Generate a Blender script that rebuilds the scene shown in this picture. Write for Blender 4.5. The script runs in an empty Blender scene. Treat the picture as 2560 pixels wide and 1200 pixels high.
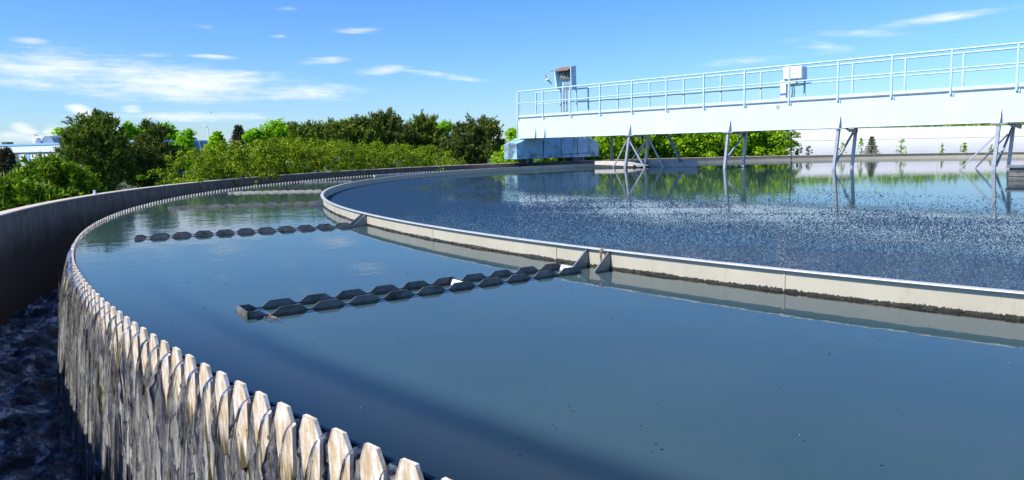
import bpy, bmesh, math, random
import numpy as np
from mathutils import Vector, Matrix

# ------------------------------------------------------------------ camera, world, sun, exposure
C = bpy.context.scene.collection
scene = bpy.context.scene
R_ = math.radians
PW, PH = 2560.0, 1200.0
FPX, CY = 1831.39373, -28.0410
CAM = np.array([0.0, -15.87719, 0.617452])
YAW, PIT, ROLL = -0.6938568, -0.10941656, -0.0202090
F = np.array([math.sin(YAW)*math.cos(PIT), math.cos(YAW)*math.cos(PIT), math.sin(PIT)])
R0 = np.cross(F, [0, 0, 1.]); R0 /= np.linalg.norm(R0); U0 = np.cross(R0, F)
RX = math.cos(ROLL)*R0 + math.sin(ROLL)*U0
UY = -math.sin(ROLL)*R0 + math.cos(ROLL)*U0
cam = bpy.data.cameras.new('camera'); camo = bpy.data.objects.new('camera', cam); C.objects.link(camo)
cam.sensor_width = 36; cam.lens = FPX/PW*36; cam.shift_y = CY/PW
cam.clip_start = 0.05; cam.clip_end = 6000
camo.matrix_world = Matrix(((RX[0], UY[0], -F[0], CAM[0]), (RX[1], UY[1], -F[1], CAM[1]), (RX[2], UY[2], -F[2], CAM[2]), (0, 0, 0, 1)))
scene.camera = camo
scene.view_settings.view_transform = 'Standard'; scene.view_settings.look = 'None'
scene.view_settings.gamma = 1; scene.view_settings.exposure = 0.45
scene.render.engine = 'CYCLES'
scene.cycles.max_bounces = 10; scene.cycles.transparent_max_bounces = 24
scene.cycles.caustics_reflective = False; scene.cycles.caustics_refractive = False
scene.cycles.sample_clamp_indirect = 6

SUN_AZ, SUN_EL = -156.6, 46.0          # azimuth from +y towards +x
SD = Vector((math.sin(R_(SUN_AZ))*math.cos(R_(SUN_EL)), math.cos(R_(SUN_AZ))*math.cos(R_(SUN_EL)), math.sin(R_(SUN_EL))))
sun = bpy.data.lights.new('sun', 'SUN'); sun.energy = 4.6; sun.angle = R_(0.5); sun.color = (1.0, 0.95, 0.87)
suno = bpy.data.objects.new('sun', sun); C.objects.link(suno)
suno.rotation_euler = (-SD).to_track_quat('-Z', 'Y').to_euler(); suno.location = (0, 0, 30)


def raydir(px, py):
    u = (px-PW/2)/FPX; v = -(py-PH/2-CY)/FPX
    return F+u*RX+v*UY


def P(px, py, dist):
    """world point on the pixel's ray at a horizontal distance from the camera"""
    d = raydir(px, py); h = math.hypot(d[0], d[1])
    return CAM+d*(dist/h)


def G(px, py, z=0.0):
    d = raydir(px, py); t = (z-CAM[2])/d[2]
    return CAM+d*t


def azel(px, py):
    d = raydir(px, py)
    return math.degrees(math.atan2(d[0], d[1])), math.degrees(math.atan2(d[2], math.hypot(d[0], d[1])))


world = bpy.data.worlds.new('World'); scene.world = world; world.use_nodes = True
WN = world.node_tree; WN.nodes.clear()


class NT:
    def __init__(s, tree): s.t = tree

    def n(s, typ, **kw):
        nd = s.t.nodes.new(typ)
        for k, v in kw.items():
            if k.startswith('i_'):
                nd.inputs[int(k[2:]) if k[2:].isdigit() else k[2:].replace('_', ' ')].default_value = v
            else:
                setattr(nd, k, v)
        return nd

    def l(s, a, b): s.t.links.new(a, b)

    def m(s, op, a, b=None, c=None, clamp=False):
        nd = s.t.nodes.new('ShaderNodeMath'); nd.operation = op; nd.use_clamp = clamp
        for i, v in enumerate((a, b, c)):
            if v is None: continue
            if isinstance(v, (int, float)): nd.inputs[i].default_value = v
            else: s.l(v, nd.inputs[i])
        return nd.outputs[0]

    def ramp(s, fac, stops, interp='LINEAR'):
        nd = s.t.nodes.new('ShaderNodeValToRGB'); cr = nd.color_ramp; cr.interpolation = interp
        while len(cr.elements) < len(stops): cr.elements.new(0.5)
        for e, (p, c) in zip(cr.elements, stops):
            e.position = p; e.color = (*c, 1) if len(c) == 3 else c
        s.l(fac, nd.inputs[0]); return nd.outputs[0]

    def mix(s, fac, a, b, blend='MIX'):
        nd = s.t.nodes.new('ShaderNodeMix'); nd.data_type = 'RGBA'; nd.blend_type = blend
        for k, v in ((0, fac), (6, a), (7, b)):
            if isinstance(v, (int, float)): nd.inputs[k].default_value = v
            elif isinstance(v, tuple): nd.inputs[k].default_value = (*v, 1) if len(v) == 3 else v
            else: s.l(v, nd.inputs[k])
        return nd.outputs[2]

    def noise(s, vec, scale, detail=4, rough=.55, w=None):
        nd = s.t.nodes.new('ShaderNodeTexNoise'); nd.inputs['Scale'].default_value = scale
        nd.inputs['Detail'].default_value = detail; nd.inputs['Roughness'].default_value = rough
        if vec is not None: s.l(vec, nd.inputs['Vector'])
        return nd.outputs[0]

    def mapping(s, vec, scale=(1, 1, 1), loc=(0, 0, 0)):
        nd = s.t.nodes.new('ShaderNodeMapping'); nd.inputs['Scale'].default_value = scale; nd.inputs['Location'].default_value = loc
        s.l(vec, nd.inputs['Vector']); return nd.outputs[0]


def build_world():
    T = NT(WN)
    out = T.n('ShaderNodeOutputWorld'); bg = T.n('ShaderNodeBackground'); T.l(bg.outputs[0], out.inputs[0])
    sky = T.n('ShaderNodeTexSky', sky_type='NISHITA', sun_disc=False, sun_elevation=R_(SUN_EL), sun_rotation=R_(SUN_AZ))
    sky.air_density = 1.0; sky.dust_density = 0.25; sky.ozone_density = 2.2; sky.altitude = 0
    tc = T.n('ShaderNodeTexCoord'); sep = T.n('ShaderNodeSeparateXYZ'); T.l(tc.outputs['Generated'], sep.inputs[0])
    x, y, z = sep.outputs
    az = T.m('MULTIPLY', T.m('ARCTAN2', x, y), 57.29578)
    el = T.m('MULTIPLY', T.m('ARCSINE', z), 57.29578)
    # the blue is deeper and cleaner than the model atmosphere's
    tint = T.ramp(T.m('DIVIDE', el, 60.0, clamp=True), [(0, (.60, .775, 1.06)), (.10, (.51, .785, 1.15)), (.32, (.32, .71, 1.30)), (1, (.23, .56, 1.2))])
    col = T.mix(1.0, sky.outputs[0], tint, 'MULTIPLY')
    # clouds: broken low sheets and streaks, given by direction
    patches = [(420, 205, 340, 50, .04, 1.05), (130, 165, 260, 50, .05, .95), (620, 228, 240, 30, .03, .8), (80, 200, 200, 20, 0, .6), (760, 222, 170, 20, 0, .65), (1000, 210, 110, 14, .05, 0.34),
               (70, 103, 60, 10, .05, 0.72), (885, 77, 75, 9, 0, 0.81), (815, 152, 66, 11, -.05, 0.81), (520, 142, 75, 7, .05, 0.81), (400, 137, 70, 6, 0, 0.68), (425, 154, 32, 7, 0, 0.68),
               (955, 175, 85, 13, -.08, 0.85), (1090, 187, 110, 9, .12, 0.77), (715, 22, 40, 7, 0, 0.51), (500, 65, 50, 8, .1, 0.51), (415, 57, 45, 8, -.1, 0.38), (700, 91, 28, 5, 0, 0.51),
               (200, 276, 36, 16, .3, 1.10), (165, 292, 22, 5, 0, 0.51), (332, 274, 30, 13, 0, 0.85), (500, 292, 260, 13, 0, .75), (62, 322, 34, 14, .2, 0.89), (132, 328, 26, 17, 0, 1.02), (25, 342, 60, 14, 0, 0.77), (90, 345, 80, 12, 0, 0.59),
               (2050, 116, 110, 22, .08, 0.59), (2370, 42, 200, 14, -.16, .75), (2150, 84, 140, 12, 0, 0.59), (1860, 152, 150, 14, -.1, .5), (2500, 10, 100, 10, .02, 0.42), (2290, 100, 120, 8, -.05, 0.30), (1600, 240, 200, 40, 0, .25), (840, 250, 60, 8, 0, 0.38)]
    total = None
    for (px, py, wx, wy, sl, st) in patches:
        a0, e0 = azel(px, py); a1, e1 = azel(px+wx, py+sl*wx); _, e2 = azel(px, py-wy)
        da = a1-a0; de = e2-e0; slope = (e1-e0)/da
        u = T.m('SUBTRACT', az, a0)
        v = T.m('SUBTRACT', T.m('SUBTRACT', el, e0), T.m('MULTIPLY', u, slope))
        u = T.m('DIVIDE', u, da); v = T.m('DIVIDE', v, de)
        q = T.m('ADD', T.m('MULTIPLY', u, u), T.m('MULTIPLY', v, v))
        g = T.m('MULTIPLY', T.m('EXPONENT', T.m('MULTIPLY', q, -0.9)), st)
        total = g if total is None else T.m('MAXIMUM', total, g)
    cmb = T.n('ShaderNodeCombineXYZ'); T.l(az, cmb.inputs[0]); T.l(T.m('MULTIPLY', el, 4.2), cmb.inputs[1])
    n1 = T.m('ADD', T.m('MULTIPLY', T.noise(cmb.outputs[0], .20, 9, .66), .7), T.m('MULTIPLY', T.noise(T.mapping(cmb.outputs[0], (.45, 1.6, 1)), .5, 6, .6), .3))
    f = T.m('ADD', total, T.m('MULTIPLY', T.m('SUBTRACT', n1, .48), 3.4))
    mr = T.n('ShaderNodeMapRange', interpolation_type='SMOOTHSTEP'); T.l(f, mr.inputs[0])
    mr.inputs[1].default_value = .18; mr.inputs[2].default_value = 1.5
    gate = T.n('ShaderNodeMapRange', interpolation_type='SMOOTHSTEP'); T.l(total, gate.inputs[0]); gate.inputs[1].default_value = .12; gate.inputs[2].default_value = .5
    amt = T.m('MULTIPLY', T.m('MULTIPLY', mr.outputs[0], gate.outputs[0]), .88)
    col = T.mix(amt, col, (6.9, 7.1, 7.5))
    T.l(col, bg.inputs[0]); bg.inputs[1].default_value = 0.115


build_world()

# ------------------------------------------------------------------ helpers
rng = np.random.default_rng(7); random.seed(7)


class MB:
    """collects shapes, links them as one mesh object"""
    def __init__(s): s.v = []; s.f = []; s.mi = []; s.cur = 0

    def add(s, vs, fs):
        o = len(s.v); s.v += [tuple(map(float, p)) for p in vs]
        for f in fs: s.f.append(tuple(o+i for i in f)); s.mi.append(s.cur)

    def box(s, c, ax, ay, az_):
        c, ax, ay, az_ = map(np.asarray, (c, ax, ay, az_))
        vs = [c+i*ax+j*ay+k*az_ for k in (-1, 1) for j in (-1, 1) for i in (-1, 1)]
        s.add(vs, [(0, 2, 3, 1), (4, 5, 7, 6), (0, 1, 5, 4), (2, 6, 7, 3), (0, 4, 6, 2), (1, 3, 7, 5)])

    def bar(s, a, b, w, h=None, up=(0, 0, 1)):
        a, b = np.asarray(a, float), np.asarray(b, float); h = h or w
        d = b-a; L = np.linalg.norm(d); d /= L
        up = np.asarray(up, float)
        if abs(d@up) > .97: up = np.array([1., 0, 0]) if abs(d[0]) < .9 else np.array([0, 1., 0])
        x = np.cross(d, up); x /= np.linalg.norm(x); y = np.cross(x, d)
        s.box((a+b)/2, d*L/2, x*w/2, y*h/2)

    def tube(s, pts, rad, n=8, cap=True):
        pts = [np.asarray(p, float) for p in pts]
        if isinstance(rad, (int, float)): rad = [rad]*len(pts)
        o = len(s.v); vs = []; ref = np.array([.31, .2, .93])
        for i, p in enumerate(pts):
            d = pts[min(i+1, len(pts)-1)]-pts[max(i-1, 0)]; d = d/(np.linalg.norm(d)+1e-9)
            x = np.cross(d, ref)
            if np.linalg.norm(x) < .1: x = np.cross(d, [1, 0, 0])
            x /= np.linalg.norm(x); y = np.cross(d, x)
            for k in range(n):
                a = 2*math.pi*k/n; vs.append(p+rad[i]*(math.cos(a)*x+math.sin(a)*y))
        fs = [(i*n+k, i*n+(k+1) % n, (i+1)*n+(k+1) % n, (i+1)*n+k) for i in range(len(pts)-1) for k in range(n)]
        if cap: fs += [tuple(range(n))[::-1], tuple((len(pts)-1)*n+k for k in range(n))]
        s.add(vs, fs)

    def prism(s, poly, off):
        """poly: 3D points of a flat outline, off: extrusion vector"""
        poly = [np.asarray(p, float) for p in poly]; off = np.asarray(off, float); n = len(poly)
        vs = poly+[p+off for p in poly]
        fs = [tuple(range(n))[::-1], tuple(range(n, 2*n))]+[(i, (i+1) % n, n+(i+1) % n, n+i) for i in range(n)]
        s.add(vs, fs)

    def build(s, name, mat, parent=None, smooth=False, bevel=0, fix=True):
        me = bpy.data.meshes.new(name); me.from_pydata(s.v, [], s.f)
        mats = mat if isinstance(mat, (list, tuple)) else [mat]
        for m in mats: me.materials.append(m)
        if any(s.mi): me.polygons.foreach_set('material_index', s.mi)
        if fix:
            bm = bmesh.new(); bm.from_mesh(me); bmesh.ops.recalc_face_normals(bm, faces=bm.faces); bm.to_mesh(me); bm.free()
        if smooth: me.polygons.foreach_set('use_smooth', [True]*len(me.polygons))
        o = bpy.data.objects.new(name, me); C.objects.link(o)
        if bevel:
            b = o.modifiers.new('edge', 'BEVEL'); b.width = bevel; b.segments = 2; b.limit_method = 'ANGLE'
        if parent: o.parent = parent; o.matrix_parent_inverse = parent.matrix_world.inverted()
        return o


def np_mesh(name, V, Fa, mats, parent=None, smooth=False, mi=None):
    """V (n,3), Fa (m,k) constant polygon size"""
    me = bpy.data.meshes.new(name); V = np.ascontiguousarray(V, np.float32); Fa = np.ascontiguousarray(Fa, np.int32)
    m, k = Fa.shape
    me.vertices.add(len(V)); me.vertices.foreach_set('co', V.ravel())
    me.loops.add(m*k); me.loops.foreach_set('vertex_index', Fa.ravel())
    me.polygons.add(m); me.polygons.foreach_set('loop_start', np.arange(0, m*k, k, dtype=np.int32))
    me.polygons.foreach_set('loop_total', np.full(m, k, np.int32))
    for mt in (mats if isinstance(mats, (list, tuple)) else [mats]): me.materials.append(mt)
    if mi is not None: me.polygons.foreach_set('material_index', np.asarray(mi, np.int32))
    if smooth: me.polygons.foreach_set('use_smooth', np.ones(m, bool))
    me.update(calc_edges=True); me.validate()
    o = bpy.data.objects.new(name, me); C.objects.link(o)
    if parent: o.parent = parent; o.matrix_parent_inverse = parent.matrix_world.inverted()
    return o


def thing(name, label, cat, loc=(0, 0, 0), group=None):
    o = bpy.data.objects.new(name, None); C.objects.link(o); o.location = tuple(map(float, loc)); o.empty_display_size = .2
    o['label'] = label; o['category'] = cat
    if group: o['group'] = group
    o.matrix_world = Matrix.Translation(o.location)
    return o


def tag(o, label, cat, group=None):
    o['label'] = label; o['category'] = cat
    if group: o['group'] = group
    return o


def kind(o, k): o['kind'] = k; return o


def pol(r, a, z):
    """a in degrees from +y towards +x"""
    return np.array([r*math.sin(R_(a)), r*math.cos(R_(a)), z])


def ring(mb, prof, a0, a1, n):
    """sweep a closed (r,z) profile round the axis from a0 to a1 degrees"""
    k = len(prof); full = abs(a1-a0) >= 359.9; N = n if full else n+1
    vs = [pol(r, a0+(a1-a0)*i/n, z) for i in range(N) for (r, z) in prof]
    fs = []
    for i in range(n):
        j = (i+1) % N
        for q in range(k):
            w = (q+1) % k; fs.append((i*k+q, i*k+w, j*k+w, j*k+q))
    if not full: fs += [tuple(range(k)), tuple(n*k+q for q in range(k))[::-1]]
    mb.add(vs, fs)


# ------------------------------------------------------------------ materials
def mat(name):
    m = bpy.data.materials.new(name); m.use_nodes = True; t = m.node_tree; t.nodes.clear()
    T = NT(t); out = T.n('ShaderNodeOutputMaterial'); return m, T, out


def pbr(name, c1, c2=None, rough=.5, metal=0., scale=6, spec=.5, bump=0, bscale=40, stretch=(1, 1, 1), lo=.35, hi=.7, c3=None, s3=1.5, lo3=.55, hi3=.75, coord='Object'):
    m, T, out = mat(name)
    b = T.n('ShaderNodeBsdfPrincipled'); T.l(b.outputs[0], out.inputs[0])
    tc = T.n('ShaderNodeTexCoord'); v = T.mapping(tc.outputs[coord], stretch)
    if c2:
        nz = T.noise(v, scale, 6, .6); col = T.ramp(nz, [(lo, c1), (hi, c2)])
        if c3:
            n3 = T.noise(v, s3, 7, .68); col = T.mix(T.ramp(n3, [(lo3, (0, 0, 0)), (hi3, (1, 1, 1))]), col, c3)
        T.l(col, b.inputs['Base Color'])
    else: b.inputs['Base Color'].default_value = (*c1, 1)
    b.inputs['Roughness'].default_value = rough; b.inputs['Metallic'].default_value = metal; b.inputs['Specular IOR Level'].default_value = spec
    if bump:
        bn = T.n('ShaderNodeBump'); bn.inputs['Strength'].default_value = bump; bn.inputs['Distance'].default_value = .01
        T.l(T.noise(v, bscale, 5, .6), bn.inputs['Height']); T.l(bn.outputs[0], b.inputs['Normal'])
    return m


def leaf_mat(name, cols, trans=.35, rough=.65, pscale=.9):
    m, T, out = mat(name)
    geo = T.n('ShaderNodeNewGeometry'); tc = T.n('ShaderNodeTexCoord')
    nz = T.noise(tc.outputs['Object'], pscale, 3, .5)
    f = T.m('ADD', T.m('MULTIPLY', geo.outputs['Random Per Island'], .65), T.m('MULTIPLY', nz, .5), clamp=True)
    col = T.ramp(f, [(i/(len(cols)-1)*.8+.1, c) for i, c in enumerate(cols)])
    b = T.n('ShaderNodeBsdfPrincipled'); T.l(col, b.inputs['Base Color']); b.inputs['Roughness'].default_value = rough
    b.inputs['Specular IOR Level'].default_value = .12
    tr = T.n('ShaderNodeBsdfTranslucent'); T.l(T.mix(1, col, (1.3, 1.5, .6), 'MULTIPLY'), tr.inputs[0])
    mx = T.n('ShaderNodeMixShader'); mx.inputs[0].default_value = trans
    T.l(b.outputs[0], mx.inputs[1]); T.l(tr.outputs[0], mx.inputs[2]); T.l(mx.outputs[0], out.inputs[0])
    return m


def water_mat(name, bump_nodes, rough=.0, tint=(1, 1, 1), ior=1.33):
    m, T, out = mat(name)
    tc = T.n('ShaderNodeTexCoord')
    nrm = bump_nodes(T, tc.outputs['Object'])
    fr = T.n('ShaderNodeFresnel'); fr.inputs[0].default_value = ior
    gl = T.n('ShaderNodeBsdfGlossy'); gl.inputs['Roughness'].default_value = rough
    tr = T.n('ShaderNodeBsdfTransparent'); tr.inputs[0].default_value = (*tint, 1)
    if nrm is not None: T.l(nrm, fr.inputs['Normal']); T.l(nrm, gl.inputs['Normal'])
    mx = T.n('ShaderNodeMixShader'); T.l(fr.outputs[0], mx.inputs[0]); T.l(tr.outputs[0], mx.inputs[1]); T.l(gl.outputs[0], mx.inputs[2])
    T.l(mx.outputs[0], out.inputs[0]); return m


def bump(T, h, strength, dist, prev=None):
    bn = T.n('ShaderNodeBump'); bn.inputs['Strength'].default_value = strength; bn.inputs['Distance'].default_value = dist
    T.l(h, bn.inputs['Height'])
    if prev is not None: T.l(prev, bn.inputs['Normal'])
    return bn.outputs[0]


M = {}
M['concrete'] = None


def concrete_wall():
    m, T, out = mat('weathered_concrete')
    b = T.n('ShaderNodeBsdfPrincipled'); T.l(b.outputs[0], out.inputs[0]); b.inputs['Roughness'].default_value = .85
    tc = T.n('ShaderNodeTexCoord'); v = tc.outputs['Object']
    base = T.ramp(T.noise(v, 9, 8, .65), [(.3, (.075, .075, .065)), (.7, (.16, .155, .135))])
    streak = T.noise(T.mapping(v, (5, 5, .35)), 2.2, 6, .7)
    base = T.mix(T.ramp(streak, [(.45, (0, 0, 0)), (.68, (.75, .75, .75))]), base, (.05, .048, .045))
    white = T.noise(T.mapping(v, (9, 9, 1.2)), 3, 5, .7)
    base = T.mix(T.ramp(white, [(.68, (0, 0, 0)), (.78, (.35, .35, .35))]), base, (.4, .39, .36))
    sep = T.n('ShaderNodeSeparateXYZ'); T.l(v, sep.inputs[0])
    # channel shade painted in as near-black below the rim, over damp and algae
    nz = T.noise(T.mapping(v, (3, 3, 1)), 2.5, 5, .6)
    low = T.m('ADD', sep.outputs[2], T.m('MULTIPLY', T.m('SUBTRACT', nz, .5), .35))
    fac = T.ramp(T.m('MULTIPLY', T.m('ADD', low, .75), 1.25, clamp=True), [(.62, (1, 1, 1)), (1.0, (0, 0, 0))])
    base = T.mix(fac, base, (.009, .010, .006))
    # lichen on the top
    li = T.noise(v, 7, 4, .6)
    gt = T.n('ShaderNodeNewGeometry'); sn = T.n('ShaderNodeSeparateXYZ'); T.l(gt.outputs['Normal'], sn.inputs[0])
    top = T.m('GREATER_THAN', sn.outputs[2], .6)
    base = T.mix(top, base, T.ramp(T.noise(v, 14, 7, .7), [(.3, (.44, .36, .27)), (.68, (.72, .62, .50))]))
    base = T.mix(T.m('MULTIPLY', top, T.ramp(li, [(.66, (0, 0, 0)), (.72, (1, 1, 1))])), base, (.5, .30, .05))
    T.l(base, b.inputs['Base Color'])
    T.l(bump(T, T.noise(v, 35, 6, .65), .5, .01), b.inputs['Normal'])
    return m


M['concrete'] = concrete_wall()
M['paint'] = pbr('pale_blue_paint', (.50, .68, .76), (.58, .76, .83), rough=.42, scale=3, c3=(.42, .5, .52), lo3=.66, hi3=.8, s3=5)
M['girder'] = pbr('near_white_blue_paint', (.60, .735, .80), (.67, .80, .855), rough=.45, scale=2, stretch=(1, 1, .35), c3=(.56, .62, .64), lo3=.62, hi3=.8, s3=3)  # girder paint, whiter than the rails
M['kick'] = pbr('pale_kick_plate_paint', (.60, .76, .82), (.66, .80, .85), rough=.45, scale=4)
M['carriage'] = pbr('worn_carriage_paint', (.30, .54, .67), (.38, .62, .73), rough=.5, scale=5, c3=(.10, .14, .18), s3=2.2, lo3=.50, hi3=.66, stretch=(1, 1, .8))
M['galv'] = pbr('galvanised_steel', (.36, .39, .42), (.5, .53, .55), rough=.5, metal=.35, scale=18)
M['galv_dark'] = pbr('dull_steel', (.16, .18, .20), (.26, .28, .30), rough=.55, metal=.3, scale=14)
M['dark'] = pbr('dark_steel', (.03, .035, .045), (.05, .055, .06), rough=.5, scale=8)  # even near-black shared by assorted dark parts
M['rubber'] = pbr('black_rubber', (.012, .012, .012), (.03, .03, .03), rough=.75, scale=20, bump=.4)
M['cable'] = pbr('black_cable', (.015, .017, .02), rough=.5)
M['white'] = pbr('white_enamel', (.82, .83, .84), (.78, .8, .8), rough=.35, scale=5)
M['letter'] = pbr('white_lettering', (.84, .85, .86), rough=.5)
M['rust'] = pbr('rusty_roof_sheet', (.16, .085, .05), (.32, .22, .17), rough=.75, scale=20, stretch=(1, 1, 1))
M['board'] = pbr('grey_control_board', (.10, .115, .10), (.16, .18, .15), rough=.5, scale=20)
M['cream'] = pbr('cream_board', (.60, .54, .44), (.68, .62, .52), rough=.6, scale=10, c3=(.3, .26, .2), s3=6, lo3=.68, hi3=.8)
M['blade'] = pbr('grey_blade', (.30, .32, .33), (.40, .42, .43), rough=.5, scale=6)
M['rope'] = pbr('dry_brown_strands', (.16, .09, .04), (.4, .27, .14), rough=.9, scale=60)
M['bark'] = pbr('pine_bark', (.07, .05, .035), (.16, .11, .075), rough=.9, scale=20, stretch=(1, 1, .3), bump=.5)
M['baffle'] = pbr('cream_baffle_paint', (.47, .425, .32), (.55, .50, .385), rough=.5, scale=5, stretch=(1, 1, .35), c3=(.34, .28, .18), s3=9, lo3=.58, hi3=.78)
M['trough_pale'] = pbr('sunlit_trough_steel', (.40, .37, .31), (.62, .58, .50), rough=.6, scale=12, bump=.2, bscale=90, c3=(.14, .12, .09), s3=9, lo3=.60, hi3=.76)  # sunlight on the far plates put into a paler copy of the steel
M['trough_mid'] = pbr('half_sunlit_trough_steel', (.20, .185, .155), (.36, .33, .28), rough=.6, scale=12, bump=.2, bscale=90, c3=(.09, .08, .06), s3=9, lo3=.58, hi3=.74)  # in-between copy with part of that sunlight in its colour
M['trough'] = pbr('weathered_trough_steel', (.13, .125, .115), (.26, .245, .22), rough=.6, metal=.15, scale=14, bump=.3, bscale=90, c3=(.06, .055, .045), s3=11, lo3=.52, hi3=.68)


# ------------------------------------------------------------------ tank: ground, walls, water
RB, RV, RW = 12.902, 15.0, 15.7047
ZB, ZT, ZW = 0.0965, 0.0244, 0.1357
ZCH = -0.80


def build_ground():
    m, T, out = mat('rough_grass_ground')
    b = T.n('ShaderNodeBsdfPrincipled'); T.l(b.outputs[0], out.inputs[0]); b.inputs['Roughness'].default_value = .9
    tc = T.n('ShaderNodeTexCoord')
    T.l(T.ramp(T.noise(tc.outputs['Object'], 1.2, 9, .7), [(.3, (.022, .04, .010)), (.55, (.05, .085, .02)), (.75, (.12, .13, .06))]), b.inputs['Base Color'])
    mb = MB(); N = 160
    ra = [15.8, 18, 22, 30, 45, 80, 160, 400, 1200, 4000]
    vs = [pol(r, 360*i/N, -1.15 if k < 9 else -1.3) for i in range(N) for k, r in enumerate(ra)]; K = len(ra)
    mb.add(vs, [(i*K+k, i*K+k+1, ((i+1) % N)*K+k+1, ((i+1) % N)*K+k) for i in range(N) for k in range(K-1)])
    kind(mb.build('ground', m), 'structure')


build_ground()


def build_wall():
    root = thing('outer_wall', 'low weathered concrete wall curving round the whole tank', 'wall', (0, -15.77, -1.2))
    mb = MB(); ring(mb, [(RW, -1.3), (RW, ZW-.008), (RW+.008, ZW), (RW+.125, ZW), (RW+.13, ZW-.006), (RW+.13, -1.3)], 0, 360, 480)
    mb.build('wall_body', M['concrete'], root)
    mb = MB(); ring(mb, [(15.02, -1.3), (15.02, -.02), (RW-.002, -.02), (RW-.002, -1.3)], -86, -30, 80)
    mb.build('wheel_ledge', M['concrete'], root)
    mb = MB(); ring(mb, [(15.0, -1.35), (15.0, -1.25), (RW, -1.25), (RW, -1.35)], -200, -60, 120)
    mb.build('channel_floor', M['dark'], root)


build_wall()


def tooth_az(i): return -177.95+i*PITCH


PITCH = math.degrees(.1204/15.0)
NT_NEAR = 100


def weir_mats():
    # plate tips: whitish plate with tan scale
    m, T, out = mat('limescaled_weir_plate')
    b = T.n('ShaderNodeBsdfPrincipled'); T.l(b.outputs[0], out.inputs[0]); b.inputs['Roughness'].default_value = .6
    tc = T.n('ShaderNodeTexCoord'); v = tc.outputs['Object']
    n = T.noise(T.mapping(v, (14, 14, 4)), 4, 6, .65)
    col = T.ramp(n, [(.3, (.50, .35, .19)), (.46, (.66, .52, .33)), (.60, (.84, .80, .72))])
    sp = T.noise(v, 160, 3, .6); col = T.mix(T.ramp(sp, [(.66, (0, 0, 0)), (.74, (.8, .8, .8))]), col, (.16, .10, .05))
    sep = T.n('ShaderNodeSeparateXYZ'); T.l(v, sep.inputs[0])
    low = T.m('ADD', sep.outputs[2], T.m('MULTIPLY', T.m('SUBTRACT', T.noise(T.mapping(v, (16, 16, 2)), 3, 3), .5), .30))
    alg = T.ramp(T.m('ADD', T.m('MULTIPLY', low, 3.0), .75, clamp=True), [(.2, (1, 1, 1)), (.42, (0, 0, 0))])
    col = T.mix(alg, col, (.085, .075, .03))
    T.l(col, b.inputs['Base Color']); T.l(bump(T, T.noise(v, 120, 4), .25, .004), b.inputs['Normal'])
    M['tooth'] = m
    m, T, out = mat('crusted_weir_face')
    b = T.n('ShaderNodeBsdfPrincipled'); T.l(b.outputs[0], out.inputs[0]); b.inputs['Roughness'].default_value = .32; b.inputs['Specular IOR Level'].default_value = .7
    tc = T.n('ShaderNodeTexCoord'); v = tc.outputs['Object']
    n = T.noise(T.mapping(v, (48, 48, .9)), 1.6, 7, .72)
    col = T.ramp(n, [(.34, (.02, .02, .022)), (.42, (.25, .255, .265)), (.53, (.50, .505, .51)), (.66, (.80, .80, .78))])
    n2 = T.noise(T.mapping(v, (18, 18, .8), (3, 5, 1)), 1.4, 4, .6)
    col = T.mix(T.ramp(n2, [(.6, (0, 0, 0)), (.66, (1, 1, 1))]), col, (.07, .075, .01))
    n4 = T.noise(T.mapping(v, (18, 18, .8), (9, 1, 4)), 1.2, 4, .6)
    col = T.mix(T.ramp(n4, [(.66, (0, 0, 0)), (.72, (.8, .8, .8))]), col, (.22, .11, .03))
    sep = T.n('ShaderNodeSeparateXYZ'); T.l(v, sep.inputs[0])
    up_ = T.m('MULTIPLY', T.m('ADD', T.m('ADD', sep.outputs[2], .34), T.m('MULTIPLY', T.m('SUBTRACT', T.noise(T.mapping(v, (20, 20, 2)), 3, 4), .5), .5)), 4.0, clamp=True)
    col = T.mix(T.m('MULTIPLY', up_, .62), col, T.ramp(n, [(.42, (.010, .008, .006)), (.66, (.16, .11, .075))]))
    T.l(col, b.inputs['Base Color']); T.l(bump(T, T.noise(T.mapping(v, (1, 1, .3)), 150, 5, .7), .8, .006), b.inputs['Normal'])
    M['crust'] = m


weir_mats()


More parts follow.
